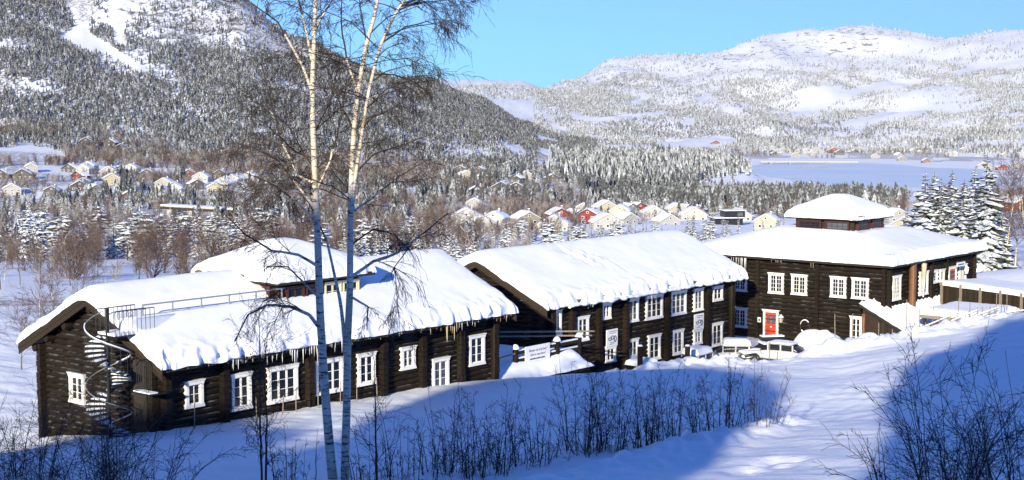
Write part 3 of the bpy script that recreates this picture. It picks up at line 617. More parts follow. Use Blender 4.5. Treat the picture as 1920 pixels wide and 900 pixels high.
for k in range(NT):
    z = ZP - .18 * (k + 1); th = TH0 + PERT * (k + .5)
    t = ob('tread', tm, st, (SA, SB, z)); t.rotation_euler = (0, 0, th - ROT)
    if z > -.9: ob('tread_snow', ts, t)
for k in range(NT * 1):
    z = ZP - .18 * (k + 1); th = TH0 + PERT * (k + .5)
    if z > gz0: mb = MB(); mb.tube(spt(th, SR - .03, z), spt(th, SR - .03, z + 1.02), .012, .012, 5); mb.build('baluster', 'blackmetal', st)
pts = [spt(TH0 + PERT * q, SR - .03, ZP + 1.0 - .18 * q) for q in np.linspace(0, NT - 1, 90)]
mb = MB(); mb.path(pts, .026, 6); hr = mb.build('handrail', 'galv', st)
mb = MB(); mb.path([(p[0], p[1], p[2] + .045) for p in pts[8:42]], .024, 6); mb.build('rail_snow', 'snow', hr)
# top platform and its cage
mb = MB(); mb.box((SA - .1, SB - .75, ZP - .06), (.45, SB + .75, ZP)); pf = mb.build('platform', 'blackmetal', st)
mb = MB(); mb.box((SA - .05, SB - .7, ZP + .003), (.4, SB + .7, ZP + .11)); mb.build('platform_snow', 'snow', pf)
for b in (SB - .75, SB + .75):
    for k in range(10):
        a = SA - .1 + k * .24; mb = MB(); mb.tube((a, b, ZP), (a, b, ZP + 1.15), .016, .016, 5); mb.build('baluster', 'blackmetal', st)
    mb = MB(); mb.tube((SA - .1, b, ZP + 1.15), (.3, b, ZP + 1.15), .028, .028, 6); mb.build('handrail', 'blackmetal', st)
# half landing in front of the gable door, with a barred guard
LZ = 2.02; mb = MB(); mb.box((-1.35, -1.0, LZ - .07), (-.3, .4, LZ)); lnd = mb.build('landing', 'blackmetal', st)
mb = MB(); mb.box((-1.3, -.95, LZ + .003), (-.85, .3, LZ + .05)); mb.build('landing_snow', 'snow', lnd)
for k in range(9):
    b = -.55 + k * .14; mb = MB(); mb.tube((-.9, b, LZ), (-.9, b, LZ + 1.5 - .12 * abs(k - 3) * .6), .016, .016, 5); mb.build('baluster', 'blackmetal', st)
mb = MB(); mb.path([(-.9, -.55, LZ + 1.25), (-.9, -.2, LZ + 1.5), (-.9, .3, LZ + 1.4), (-.9, .6, LZ + 1.1)], .03, 6); mb.build('handrail', 'blackmetal', st)
mb = MB(); mb.box((-.26, .75, LZ - 3.4), (-.18, 1.75, LZ + 2.0)); mb.build('door', 'underroof', r1)

# ---------------------------------------------------------------- lodge two: middle log building
r2 = lodge_root('log_lodge', O2, 'middle two-storey dark log lodge with white windows and smooth snow roof')
W2, L2, BC2, SL2, ZR2 = 11.2, 23.4, 5.6, .462, 7.45
zt2 = ZR2 - SL2 * BC2 - .22
core = MB(); core.prism([(0.02, .02, -3.4), (0.02, W2, -3.4), (0.02, W2, zt2), (0.02, BC2, zt2 + BC2 * SL2), (0.02, .02, zt2)], (L2 - .05, 0, 0))
wall2 = core.build('wall', 'core', r2)
def top2(z):
    if z < zt2: return (0, W2)
    k = (z - zt2) / SL2; return (k, W2 - k) if k < BC2 - .2 else None
log_wall(wall2, 'a', -.05, W2 + .05, -1.6, 7.1, .32, top2)
posts2 = [.15, 2.35, 5.45, 8.75, 14.1, 19.7, 23.3]
for k in range(len(posts2) - 1): log_wall(wall2, 'b', posts2[k] + .12, posts2[k + 1] - .12, -1.7, 4.62, .32)
for s in posts2: log_post(wall2, 'b', s, -1.7, 4.5, .32, .2, .5)
log_post(wall2, 'a', .2, -1.7, 4.5, .32, .18, .45)
for s0, s1, z0, z1, sa, ro, co in ((.35, 1.25, 2.5, 4.25, 2, 3, 1), (3.05, 4.35, 1.77, 3.5, 2, 3, 1), (5.95, 6.98, 3.0, 4.2, 2, 2, 1), (9.1, 10.4, 2.45, 4.18, 2, 3, 1), (11.4, 13.55, 2.38, 4.18, 3, 3, 1), (14.65, 16.75, 2.34, 4.17, 3, 3, 1),
                           (17.85, 19.15, 2.36, 4.12, 2, 3, 1), (20.6, 22.0, 2.86, 4.05, 2, 2, 1), (6.4, 7.6, -.15, 1.02, 2, 2, 1), (9.15, 10.4, -.17, 1.2, 2, 2, 1), (11.75, 13.3, -.7, 1.2, 2, 3, 1), (15.0, 16.4, -.7, 1.2, 2, 3, 1), (17.9, 19.05, -.25, .92, 2, 2, 1), (20.5, 22.05, -.72, 1.12, 2, 3, 1)):
    window(r2, 'b', s0, s1, z0, z1, co, ro, sa)
gable_roof(r2, -.95, L2 + 1.1, BC2, BC2 + .65, ZR2, SL2)
def tf2(X, Y):   # disturbed patch where snow has dropped onto the roof
    return 1 + .38 * fbm(X / .35, Y / .35, 88, 3) * np.exp(-((X - 8.4 + .8 * (Y - 3.2)) / 1.1) ** 2 - ((Y - 3.2) / 1.5) ** 2)
gable_snow(r2, -1.05, L2 + 1.35, BC2, BC2 + .85, ZR2, SL2, .62, 41, .55, .13, tf2, 180)
# lower roll of snow and turf edge caught on the eave board
def eave_roll(root, a0, a1, b, z, seed, r=.16):
    n = int((a1 - a0) * 7); xs = np.linspace(a0, a1, n); k = 9; V_ = []
    rr_ = r * (1 + .45 * fbm(xs / .5, xs * 0 + seed, seed, 3)); zz = z + .05 * fbm(xs / 1.1, xs * 0, seed + 3, 2); bb = b + .06 * fbm(xs / .7, xs * 0 + 3, seed + 5, 2)
    for i in range(n):
        for j in range(k):
            t = 2 * math.pi * j / k; V_.append((xs[i], bb[i] + rr_[i] * math.cos(t), zz[i] + rr_[i] * .8 * math.sin(t)))
    f = [(i * k + j, i * k + (j + 1) % k, (i + 1) * k + (j + 1) % k, (i + 1) * k + j) for i in range(n - 1) for j in range(k)]
    me = npmesh('eave_snow', V_, f, ['snow']); return ob('eave_snow', me, root)
eave_roll(r2, 1.2, 24.3, -.95, 4.52, 5, .17)
mb = MB(); mb.box((-.6, -.72, 4.50), (24.0, -.64, 4.86)); mb.build('eave_board', 'grass', r2)
icicles(r2, [(10.5, -.9, 4.4, 13, -.9, 4.4, .8), (3, -.9, 4.4, 4, -.9, 4.4, .8), (22, -.9, 4.4, 24, -.9, 4.4, .4)], 4, .1, .7, 8)
for a in (23.05,):
    mb = MB(); mb.tube((a, -.42, -1.4), (a, -.42, 4.4), .05, .05, 8); mb.build('downpipe', 'underroof', r2)

# ---------------------------------------------------------------- lodge three: square building with lantern roof
r3 = lodge_root('log_lodge', O3, 'square dark log lodge with red door and windowed roof lantern')
S3 = 17.2; C3 = S3 / 2
mb = MB(); mb.box((.02, .02, -2.2), (S3, S3, 6.3)); wall3 = mb.build('wall', 'core', r3)
pa = [.15, 5.99, 11.56, S3 - .1]
for k in range(3): log_wall(wall3, 'a', pa[k] + .1, pa[k + 1] - .1, -1.1, 6.25, .34)
for s in pa: log_post(wall3, 'a', s, -1.1, 6.1, .34, .17, .3)
pb = [.15, 4.95, 8.0, 11.0, S3 - .1]
for k in range(4): log_wall(wall3, 'b', pb[k] + .1, pb[k + 1] - .1, -1.1, 6.25, .34)
for s in pb: log_post(wall3, 'b', s, -1.1, 6.1, .34, .17, .34)
for s0, s1, z0, z1 in ((9.09, 10.49, 3.27, 5.0), (6.92, 8.33, 3.33, 5.03), (3.41, 4.78, 3.40, 5.10), (1.45, 2.88, 3.43, 5.13), (12.6, 13.9, 3.2, 4.8), (12.55, 13.95, .1, 1.8)):
    window(r3, 'a', s0, s1, z0, z1, 2, 4, 2)
window(r3, 'a', 1.95, 2.95, -.3, 2.0, 1, 4, 2)
for s0, s1, z0, z1, co, ro in ((.6, 2.1, 3.38, 5.36, 2, 5), (5.7, 7.3, 3.32, 5.28, 2, 5), (8.2, 9.2, 4.1, 5.2, 1, 3), (9.7, 10.6, 4.1, 5.15, 1, 3), (13.7, 15.25, 3.5, 5.25, 2, 4)):
    window(r3, 'b', s0, s1, z0, z1, co, ro, 1 if co == 1 else 2)
def door(parent, axis, s0, s1, z0, z1, off=0.0, panes=True):
    mb = MB(); w = s1 - s0; h = z1 - z0; c = .17; D = .26
    mb.box((-w / 2, -D, 0), (-w / 2 + c, 0, h - c)); mb.box((w / 2 - c, -D, 0), (w / 2, 0, h - c)); mb.prism([(-w / 2, -D - .02, h - c), (w / 2, -D - .02, h - c), (w / 2 + .09, -D - .02, h), (-w / 2 - .09, -D - .02, h)], (0, D, 0)); mb.box((-w / 2 - .12, -D - .05, h + .002), (w / 2 + .12, 0, h + .05))
    d = mb.build('door', 'white', parent); ctr = (s0 + s1) / 2
    if axis == 'b': d.location = (ctr, off, z0)
    else: d.location = (off, ctr, z0); d.rotation_euler = (0, 0, -math.pi / 2)
    i = w / 2 - c; H = h - c; mb = MB(); mb.box((-i + .01, -.16, .02), (i - .01, -.10, H - .01)); mb.box((-.012, -.168, .1), (.012, -.158, H * .5)); mb.build('leaf', 'redpaint', d)
    mb = MB()
    for sx in (-1, 1):
        for k in range(2):
            x0, x1 = sorted((sx * .05, sx * (i - .14))); z0_ = H * (.54 + k * .2); mb.box((x0, -.175, z0_), (x1, -.165, z0_ + H * .17))
    mb.build('door_pane', 'glass', d); mb = MB(); mb.box((-.07, -.172, H * .41), (.07, -.164, H * .455)); mb.build('letter_plate', 'white', d)
    mb = MB(); mb.tube((i - .1, -.16, H * .47), (i - .1, -.24, H * .47), .02, .02, 6); mb.tube((i - .1, -.24, H * .47), (i - .24, -.24, H * .47), .018, .018, 6); mb.build('handle', 'blackmetal', d)
    return d
door(r3, 'a', 9.53, 10.95, -.5, 1.84); door(r3, 'b', 11.5, 13.2, 3.2, 5.2)
hip_roof(r3, C3, C3, C3 + .8, 6.4, .26)
hip_snow(r3, C3, C3, C3 + .95, 6.42, .255, .78, 23, .5, .05, 2.9, 130)
lz0, lz1, lh = 7.7, 9.3, 2.75
mb = MB(); mb.box((C3 - lh, C3 - lh, 7.0), (C3 + lh, C3 + lh, lz1)); lan = mb.build('lantern', 'board', r3)
for ax in ('a', 'b'):
    for k in range(2):
        s0 = C3 - lh + .35 + k * 2.6; window(lan, ax, s0, s0 + 2.2, 8.32, 9.14, 4, 2, 1, C3 - lh, ('redframe', 'redframe', 'glass'), True)
hip_roof(lan, C3, C3, 3.4, 9.42, .36, .16); hip_snow(lan, C3, C3, 3.5, 9.44, .40, .72, 29, .9, .05, None, 100)
mb = MB(); e = 3.47
mb.box((C3 - e - .02, C3 - 1.2, 9.62), (C3 - e + .1, C3 + .9, 9.67)); mb.build('turf_edge', 'grass', lan)
mb = MB(); mb.box((C3 - e + .1, C3 - e - .02, 9.6), (C3 - e + 1.2, C3 - e + .1, 9.68)); mb.build('turf_edge', 'grass', lan)
icicles(r3, [(-.75, 12.3, 6.15, -.75, 13.9, 6.15, 1.6), (-.75, 9, 6.15, -.75, 10, 6.15, .4), (-.75, 6.1, 6.15, -.75, 6.4, 6.15, 1.4), (5.1, -.75, 6.1, 5.4, -.75, 6.1, 2.2)], 9, .3, .75, 12)
mb = MB(); mb.tube((3.7, -.5, 2.6), (3.7, -.5, 6.15), .30, .30, 14); mb.build('flue_pipe', 'copper', r3)
mb = MB(); mb.tube((5.35, -.7, 3.3), (5.3, -.75, 6.1), .05, .22, 9); mb.build('icicle', 'ice', r3)

# ---------------------------------------------------------------- yard pieces: shed roof, terrace, deck, signs, lamps, cars, fence
def loc3(O, a, b, z=0.0): return O + A * a + B * b + np.array([0, 0, z])
sh = ob('lean_to_shed', None, None, tuple(O3), ROT, 'low lean-to shed with ribbed snowy roof beside the square lodge', 'shed')
sa0, sa1, sb0, sb1, sz0, sz1 = -2.6, 11.0, 1.05, -6.2, 3.45, -.15      # b from high side to low side
def zsh(b): return sz0 + (sz1 - sz0) * (b - sb0) / (sb1 - sb0)
mb = MB(); mb.prism([(sa0, sb0, zsh(sb0)), (sa0, sb0, zsh(sb0) - .28), (sa0, sb1, zsh(sb1) - .28), (sa0, sb1, zsh(sb1))], (1.9, 0, 0)); mb.build('roof_edge', 'underroof', sh)
mb = MB(); mb.prism([(sa0 + 1.9, -.6, zsh(-.6)), (sa0 + 1.9, -.6, zsh(-.6) - .28), (sa0 + 1.9, sb1, zsh(sb1) - .28), (sa0 + 1.9, sb1, zsh(sb1))], (sa1 - sa0 - 1.9, 0, 0)); mb.build('roof', 'underroof', sh)
mb = MB(); mb.prism([(sa0 + .35, .9, -.9), (sa0 + .35, .9, zsh(.9) - .28), (sa0 + .35, sb1 + .3, zsh(sb1 + .3) - .28), (sa0 + .35, sb1 + .3, -.9)], (.14, 0, 0)); shw = mb.build('wall', 'core', sh)
for k in range(26):
    b1 = .86 - k * .265; b0 = b1 - .25; mb = MB()
    mb.prism([(sa0 + .30, b1, -.9), (sa0 + .30, b1, zsh(b1) - .3), (sa0 + .30, b0, zsh(b0) - .3), (sa0 + .30, b0, -.9)], (.045, 0, 0)); mb.build('board', 'board', shw)
mb = MB(); mb.box((sa0 + .2, .62, -.7), (sa0 + .4, .88, 2.6)); mb.build('corner_post', 'copper', sh)
xs = cosgrid(sa0 - .05, sa1, 220, .4); ys = cosgrid(sb1 - .1, sb0, 60, .4)
def sh_base(X, Y): return sz0 + (sz1 - sz0) * (Y - sb0) / (sb1 - sb0) + .02 + .07 * np.cos(X * 2 * math.pi / .7)
def sh_dist(X, Y): return np.minimum(np.minimum(X - sa0 + .05, Y - sb1 + .1), .9 + 0 * X)
snow_cap(sh, xs, ys, sh_base, sh_dist, .09, .3, 51, .04, .02, 'roof_snow')
# canopy with a heavy rounded snow load in front of the shed
cn = ob('snowy_canopy', None, None, tuple(O3), ROT, 'low canopy under rounded snow pillow beside the snowy fence', 'canopy')
ca0, ca1, cb0, cb1, cz = -1.8, 4.4, -9.0, -3.6, 2.95
mb = MB(); mb.box((ca0, cb0, cz - .32), (ca1, cb1, cz)); mb.build('roof', 'greypole', cn)
for a, b in ((ca0 + .3, cb0 + .3), (ca0 + .3, cb1 - .3), (ca1 - .3, cb0 + .3), (ca1 - .3, cb1 - .3)):
    mb = MB(); mb.box((a - .1, b - .1, -.5), (a + .1, b + .1, cz - .325)); mb.build('post', 'board', cn)
snow_cap(cn, cosgrid(ca0 - .1, ca1 + .1, 70, .8), cosgrid(cb0 - .1, cb1 + .1, 50, .8), lambda X, Y: cz + .01 + 0 * X, lambda X, Y: np.minimum(np.minimum(X - ca0 + .1, ca1 + .1 - X), np.minimum(Y - cb0 + .1, cb1 + .1 - Y)), .48, 1.0, 57, .05, .05, 'roof_snow')
# terrace on the upper level, with board parapet
te = ob('terrace_parapet', None, None, tuple(loc3(O3, 8.3, -1.0)), ROT + rad(-112.7), 'dark board parapet with thick snow cap in front of the upper red door', 'parapet')
for k in range(66):
    mb = MB(); j_ = random.uniform(-.02, .02); mb.box((k * .165, -.04, 1.6), (k * .165 + .148, 0, 4.1 + j_)); mb.build('board', 'board', te)
for k in range(6):
    mb = MB(); mb.box((k * 2.15, -.17, 1.6), (k * 2.15 + .2, -.045, 4.32)); pq = mb.build('post', 'greypole', te); mb = MB(); mb.box((k * 2.15 - .02, -.19, 4.322), (k * 2.15 + .22, -.03, 4.42)); mb.build('snow_cap', 'snow', pq)
mb = MB(); mb.box((.02, .01, 2.3), (10.9, 4.6, 4.08)); mb.build('deck', 'underroof', te)
snow_cap(te, cosgrid(-.1, 11.0, 60, .4), cosgrid(-.12, 4.6, 30, .4), lambda X, Y: 4.13 + 0 * X, lambda X, Y: np.minimum(np.minimum(X + .1, 11.0 - X), np.minimum(Y + .12, 4.6 - Y)), .36, .35, 61, .05, .04, 'snow')
# deck between lodge one and lodge two
dk = ob('timber_deck', None, None, tuple(O2), ROT, 'snow-heaped timber deck on stone piers between two log lodges', 'deck')
da0, da1, db0, db1, dz = -11.6, -2.8, -5.7, 5.0, 1.6
mb = MB(); mb.box((da0, db0, dz - .3), (da1, db1, dz)); mb.build('floor', 'board', dk)
for a in (-10.6, -8.0, -5.6, -3.6):
    mb = MB()
    for k in range(4):
        w = .42 + random.uniform(-.05, .1); x = a + random.uniform(-.06, .06)
        z0 = -2.2 + k * .48; mb.box((x - w, db0 + .12 + random.uniform(0, .08), z0 + .01), (x + w, db0 + 1.0, z0 + .47))
    q = mb.build('stone_pier', 'stone', dk); q['kind'] = 'stuff'
def dk_base(X, Y):
    return dz + .01 + 0 * X
def dk_dist(X, Y): return np.minimum(np.minimum(X - da0 + .1, da1 + .15 - X), Y - db0 + .25)
def dk_T(X, Y): return .25 + .55 * sstep(-5.9, -4.5, Y) * (1 + .10 * np.sin(X * 1.3 + 1.0) + .3 * np.exp(-((X + 3.6) / .8) ** 2)) - .3 * sstep(-3.6, -1.2, Y)
snow_cap(dk, cosgrid(da0 - .1, da1 + .15, 70, .5), cosgrid(db0 - .25, db1, 50, .6), dk_base, dk_dist, 1.0, .9, 71, .05, .05, 'deck_snow', Tf=dk_T)
fr = ob('deck_railing', None, None, tuple(O2), ROT, 'brown log railing with snow-capped posts along the front of the deck', 'railing')
RBk = -4.6
for a in (-8.9, -4.8, -2.5):
    mb = MB(); mb.tube((a, RBk, 1.2), (a, RBk, 3.25), .16, .17, 10); pq = mb.build('post', 'logend', fr)
    X, Y = np.meshgrid(np.linspace(-1, 1, 9), np.linspace(-1, 1, 9)); Z = 3.26 + .28 * np.sqrt(np.clip(1 - X * X - Y * Y, 0, 1))
    me = npmesh('snow_cap', np.c_[(a + .24 * X).ravel(), (RBk + .24 * Y).ravel(), Z.ravel()], grid_faces(9, 9), ['snow']); ob('snow_cap', me, pq)
for a0, a1 in ((-8.7, -5.0), (-4.6, -2.7)):
    for z in (2.4, 2.88):
        mb = MB(); mb.box((a0, RBk - .06, z), (a1, RBk + .06, z + .22)); rr_ = mb.build('rail', 'board', fr)
        mb = MB(); mb.box((a0 + .02, RBk - .07, z + .222), (a1 - .02, RBk + .07, z + .3)); mb.build('rail_snow', 'snow', rr_)
mb = MB(); mb.tube((-11.4, RBk - .1, 2.85), (-8.8, RBk - .05, 3.0), .05, .05, 6); mb.build('pole_rail', 'greypole', fr)
mb = MB(); mb.tube((-6.2, RBk + 4.0, 3.6), (-1.0, RBk - .1, 3.45), .06, .06, 6); mb.build('pole_rail', 'greypole', fr)
mb = MB(); mb.tube((-6.2, RBk + 4.1, 3.3), (-1.0, RBk + .1, 3.15), .06, .06, 6); mb.build('pole_rail', 'greypole', fr)
def text_lines(parent, lines, mat='ink'):
    """lines: (text, x, z, size) drawn in the parent's local xz plane facing -y"""
    for t, x, z, sz in lines:
        if not isinstance(t, str):      # a line too small to read in the photograph: t is its length in metres
            mb = MB(); q = x - t / 2; rw = random.Random(int(t * 100 + z * 1000))
            while q < x + t / 2 - .04:
                w = min(rw.uniform(.08, .3), x + t / 2 - q); mb.box((q, -.030, z), (q + w - .025, -.026, z + sz * .55)); q += w
            o = mb.build('lettering', mat, parent); o['kind'] = 'stuff'; continue
        cu = bpy.data.curves.new('lettering', 'FONT'); cu.body = t; cu.size = sz; cu.align_x = 'CENTER'; cu.extrude = .002; cu.materials.append(M[mat])
        o = bpy.data.objects.new('lettering', cu); COL.objects.link(o); dg = bpy.context.evaluated_depsgraph_get(); me = bpy.data.meshes.new_from_object(o.evaluated_get(dg)); bpy.data.objects.remove(o); bpy.data.curves.remove(cu)
        o = ob('lettering', me, parent); o['kind'] = 'stuff'; o.location = (x, -.032, z); o.rotation_euler = (math.pi / 2, 0, 0)
def sign_board(name, O, a, b, z, w, h, label, lines, rz=0.0, point=False, post=False):
    s = ob(name, None, None, tuple(loc3(O, a, b, z)), ROT + rz, label, 'sign'); mb = MB()
    if point: mb.prism([(-w / 2, -.025, 0), (w / 2, -.025, 0), (w / 2, -.025, h * .5), (w * .2, -.025, h), (-w / 2, -.025, h)], (0, .05, 0))
    else: mb.box((-w / 2, -.025, 0), (w / 2, .025, h))
    mb.build('board', 'signface', s)
    text_lines(s, lines); return s
sign_board('banner_sign', O2, -7.0, RBk - .2, 2.3, 2.4, 1.0, 'white banner sign with black lettering hung on the deck railing',
           [('Ønsker du å bo her?', 0, .64, .21), ('Like to stay here?', 0, .38, .21), (1.5, 0, .14, .15)])
for a, z, lb in ((6.97, 1.06, 'white information board above a small window beside the log corner'), (18.4, .97, 'white information board above a small window near the downpipe end')):
    s = sign_board('information_board', O2, a, -.34, z, 1.35, 1.2, lb, [(.95, .12, 1.02, .09), (.8, .12, .9, .07), (.7, .1, .24, .07), (.55, -.05, .12, .08)])
    for k, (x, zz, w_, h_) in enumerate(((-.28, .52, .17, .10), (.03, .60, .16, .13), (.36, .5, .12, .2))):      # little drawings
        mb = MB(); ring = [(x + w_ * math.cos(t), -.03, zz + h_ * math.sin(t)) for t in np.linspace(0, 2 * math.pi, 12)]
        mb.path(ring, .03, 4); mb.build('emblem', 'ink', s)
sign_board('arrow_sign', O3, sa0 + .1, -1.9, .55, 2.3, .62, 'white pointed sign with two lines of text on the lean-to shed', [(1.2, -.3, .38, .24), (.4, -.85, .1, .24), ('RESTAURANT', .2, .08, .24)], -math.pi / 2, True)
sign_board('door_sign', O3, 12.3, -.95, 5.32, 1.7, .35, 'small pale name board over the upper red door', [(1.2, 0, .1, .2)])
def lantern(name, p, label, wall=True, h=0.0):
    r = ob(name, None, None, tuple(p), ROT, label, 'lamp'); mb = MB()
    if h: mb.tube((0, 0, 0), (0, 0, h), .05, .04, 8); mb.build('post', 'blackmetal', r)
    else: mb.tube((0, 0, h - .1), (.3, 0, h - .1), .03, .03, 6); mb.build('bracket', 'blackmetal', r)
    mb = MB(); mb.tube((0, 0, h + .02), (0, 0, h + .42), .12, .19, 6); mb.build('lamp_glass', 'lampglass', r)
    mb = MB(); mb.tube((0, 0, h + .425), (0, 0, h + .6), .25, .05, 6); cp = mb.build('cap', 'blackmetal', r)
    mb = MB(); mb.tube((0, 0, h + .47), (0, 0, h + .7), .25, .04, 8); mb.build('cap_snow', 'snow', cp); return r
lantern('wall_lantern', loc3(O3, -.42, 9.15, .9), 'black wall lantern with snow cap right beside the lower red door')
lantern('wall_lantern', loc3(O3, 14.3, -.62, 4.5), 'black wall lantern hanging beside the upper red door')
pl_ = loc3(O3, -3.4, 11.9); pl_[2] = hz(pl_[0], pl_[1]); lantern('lamp_post', pl_, 'black lamp post with big snow cap before the shaded window', h=2.4)
mb = MB(); ring = [(0, .42 * math.cos(t), .56 * math.sin(t)) for t in np.linspace(0, 2 * math.pi, 22)]; mb.path(ring, .07, 7)
wr = mb.build('wall_hoop', 'board', None, loc=tuple(loc3(O3, -.25, 7.0, .72)), rz=ROT, label='oval wooden hoop with snow hung on the log wall right of door', cat='hoop')
mb = MB(); mb.path([(p[0] - .02, p[1], p[2] + .05) for p in ring[1:9]], .05, 6); mb.build('snow', 'snow', wr); mb = MB(); mb.path([(p[0] - .02, p[1] * .9, p[2] + .08) for p in ring[12:20]], .05, 6); mb.build('snow', 'snow', wr)
mb = MB(); mb.box((-.05, -.15, 0), (0, .15, .42)); nb = mb.build('notice_plate', 'signface', None, loc=tuple(loc3(O3, -.25, 11.3, .75)), rz=ROT, label='small white notice plate left of the lower red door', cat='notice'); mb = MB(); mb.box((-.058, -.07, .1), (-.052, .07, .3)); mb.build('print', 'ink', nb)

def car(name, u, v, y, yaw, label, paint, depth, box=False):
    g = P(u, v, y); z = hz(g[0], g[1]); r = ob(name, None, None, (g[0], g[1], z), yaw, label, 'car', 'cars snowed in at the yard')
    sec = [(-2.15, .42, .74), (-2.05, .75, .8), (-1.1, .92, .86), (-.75, .98, .86), (0, 1.02, .88), (1.4, 1.02, .88), (2.0, .98, .84), (2.15, .6, .78)]
    def hull(prof, zb, name, mat):
        V_ = []; n = 12
        for x, zt, w in prof:
            for k in range(n):
                t = 2 * math.pi * k / n; c, s_ = math.cos(t), math.sin(t)
                V_.append((x, w * math.copysign(abs(c) ** .5, c), zb + (zt - zb) * (.5 + .5 * math.copysign(abs(s_) ** .5, s_))))
        f = [(i * n + j, i * n + (j + 1) % n, (i + 1) * n + (j + 1) % n, (i + 1) * n + j) for i in range(len(prof) - 1) for j in range(n)]
        m_ = MB(); m_.add(V_, f + [tuple(range(n - 1, -1, -1)), tuple(range((len(prof) - 1) * n, len(prof) * n))]); return m_.build(name, mat, r, True)
    hull(sec, .25, 'body', paint)
    cab = [(-1.15, .95, .76), (-.45, 1.42, .70), (.3, 1.5, .68), (1.3, 1.46, .68), (2.0, .98, .72)]; hull(cab, .85, 'cabin', 'cardark')
    hull([(-.5, 1.46, .71), (.3, 1.545, .70), (1.35, 1.50, .70)], 1.38, 'roof', paint)
    for sx in (-1, 1):
        for x in (-.45, .55, 1.5): mb = MB(); mb.box((x - .05, sx * .70 - .03, .9), (x + .05, sx * .70 + .03, 1.44)); mb.build('pillar', paint, r)
        mb = MB(); mb.box((2.08, sx * .55 - .14, .62), (2.17, sx * .55 + .14, .8)); mb.build('tail_light', 'lamp_red', r)
        mb = MB(); mb.box((-2.16, sx * .55 - .18, .55), (-2.07, sx * .55 + .18, .68)); mb.build('headlight', 'lampglass', r)
        for x in (-1.35, 1.35):
            mb = MB(); mb.tube((x, sx * .66, .32), (x, sx * .86, .32), .32, .32, 16); w = mb.build('wheel', 'rubber', r); mb = MB(); mb.tube((x, sx * .862, .32), (x, sx * .88, .32), .19, .19, 12); mb.build('rim', 'galv', w)
    X, Y = np.meshgrid(np.linspace(-.62, 1.5, 22), np.linspace(-.78, .78, 14), indexing='ij'); e = np.minimum(np.minimum(X + .62, 1.5 - X), .78 - np.abs(Y)); pr = np.sqrt(np.clip(1 - (1 - np.clip(e / .3, 0, 1)) ** 2, 0, 1))
    if depth:
        Z = 1.5 + depth * pr + .03 * fbm(X * 2, Y * 2, 4, 2); ob('roof_snow', npmesh('roof_snow', np.r_[np.c_[X.ravel(), Y.ravel(), Z.ravel()], np.c_[X.ravel(), Y.ravel(), 1.47 + 0 * Z.ravel()]], np.r_[grid_faces(22, 14), grid_faces(22, 14)[:, ::-1] + 308], ['snow']), r)
        X, Y = np.meshgrid(np.linspace(-2.1, -.95, 14), np.linspace(-.78, .78, 14), indexing='ij'); e = np.minimum(np.minimum(X + 2.1, -.95 - X), .78 - np.abs(Y)); pr = np.sqrt(np.clip(1 - (1 - np.clip(e / .25, 0, 1)) ** 2, 0, 1)); Z = .8 + .12 * (X + 2.1) + depth * .8 * pr
        ob('bonnet_snow', npmesh('bonnet_snow', np.r_[np.c_[X.ravel(), Y.ravel(), Z.ravel()], np.c_[X.ravel(), Y.ravel(), .74 + 0 * Z.ravel()]], np.r_[grid_faces(14, 14), grid_faces(14, 14)[:, ::-1] + 196], ['snow']), r)
    if box:
        mb = MB(); mb.box((-.6, -.35, 1.72), (1.2, .35, 1.98)); q = mb.build('roof_box', 'cardark', r); mb = MB(); mb.box((-.56, -.32, 1.983), (1.16, .32, 2.06)); mb.build('snow', 'snow', q)
        for x in (-.3, .9): mb = MB(); mb.box((x - .03, -.6, 1.66), (x + .03, .6, 1.715)); mb.build('roof_bar', 'blackmetal', r)
    return r
car('parked_car', 1392, 660, 107.5, rad(175), 'snow-covered car facing the middle lodge end, thick roof snow', 'carwhite', .42)
car('parked_car', 1458, 652, 105.5, rad(-35), 'pale partly cleared car with sloping snowy rear window near red door', 'carwhite', .08)
car('parked_car', 1440, 640, 106.5, rad(10), 'dark car with roof box parked under the red door', 'cardark', .12, True)
car('parked_car', 1196, 690, 99.5, rad(50), 'snow-buried car roof showing above the bank under the middle lodge', 'cardark', .35)
car('parked_car', 1300, 676, 103, rad(50), 'snow-buried car beside the snow bank at the middle lodge far end', 'carwhite', .45)
def mound(name, O, a, b, ra, rb, h, label, cat='snow pile'):
    c = loc3(O, a, b); X, Y = np.meshgrid(np.linspace(-1, 1, 40), np.linspace(-1, 1, 30), indexing='ij'); rr_ = np.sqrt(X * X + Y * Y); sq = np.maximum(np.abs(X), np.abs(Y)) / np.maximum(rr_, 1e-6); X, Y = X * sq, Y * sq
    rr_ = np.sqrt(X * X + Y * Y); Z = h * np.sqrt(np.clip(1 - rr_ ** 2.2, 0, 1)) * (1 + .1 * fbm(X * 2, Y * 2, 3, 3) - .25 * X) - .3
    wx = c[0] + (X * ra) * A[0] + (Y * rb) * B[0]; wy = c[1] + (X * ra) * A[1] + (Y * rb) * B[1]; z0 = hz(c[0], c[1])
    me = npmesh(name, np.c_[(wx - c[0]).ravel(), (wy - c[1]).ravel(), Z.ravel()], grid_faces(40, 30), ['snow']); return ob(name, me, None, (c[0], c[1], z0), 0, label, cat)
mound('snow_pile', O3, -8.0, 1.5, 2.0, 2.5, 2.3, 'big rounded snow pile between the red door and the shed')
mound('snow_pile', O3, -8.6, 4.6, 1.2, 1.6, .9, 'low snow heap left of the big rounded pile')
mound('snow_pile', O3, -5.2, -2.6, .7, .7, .9, 'small lumpy snow heap under the pointed sign')
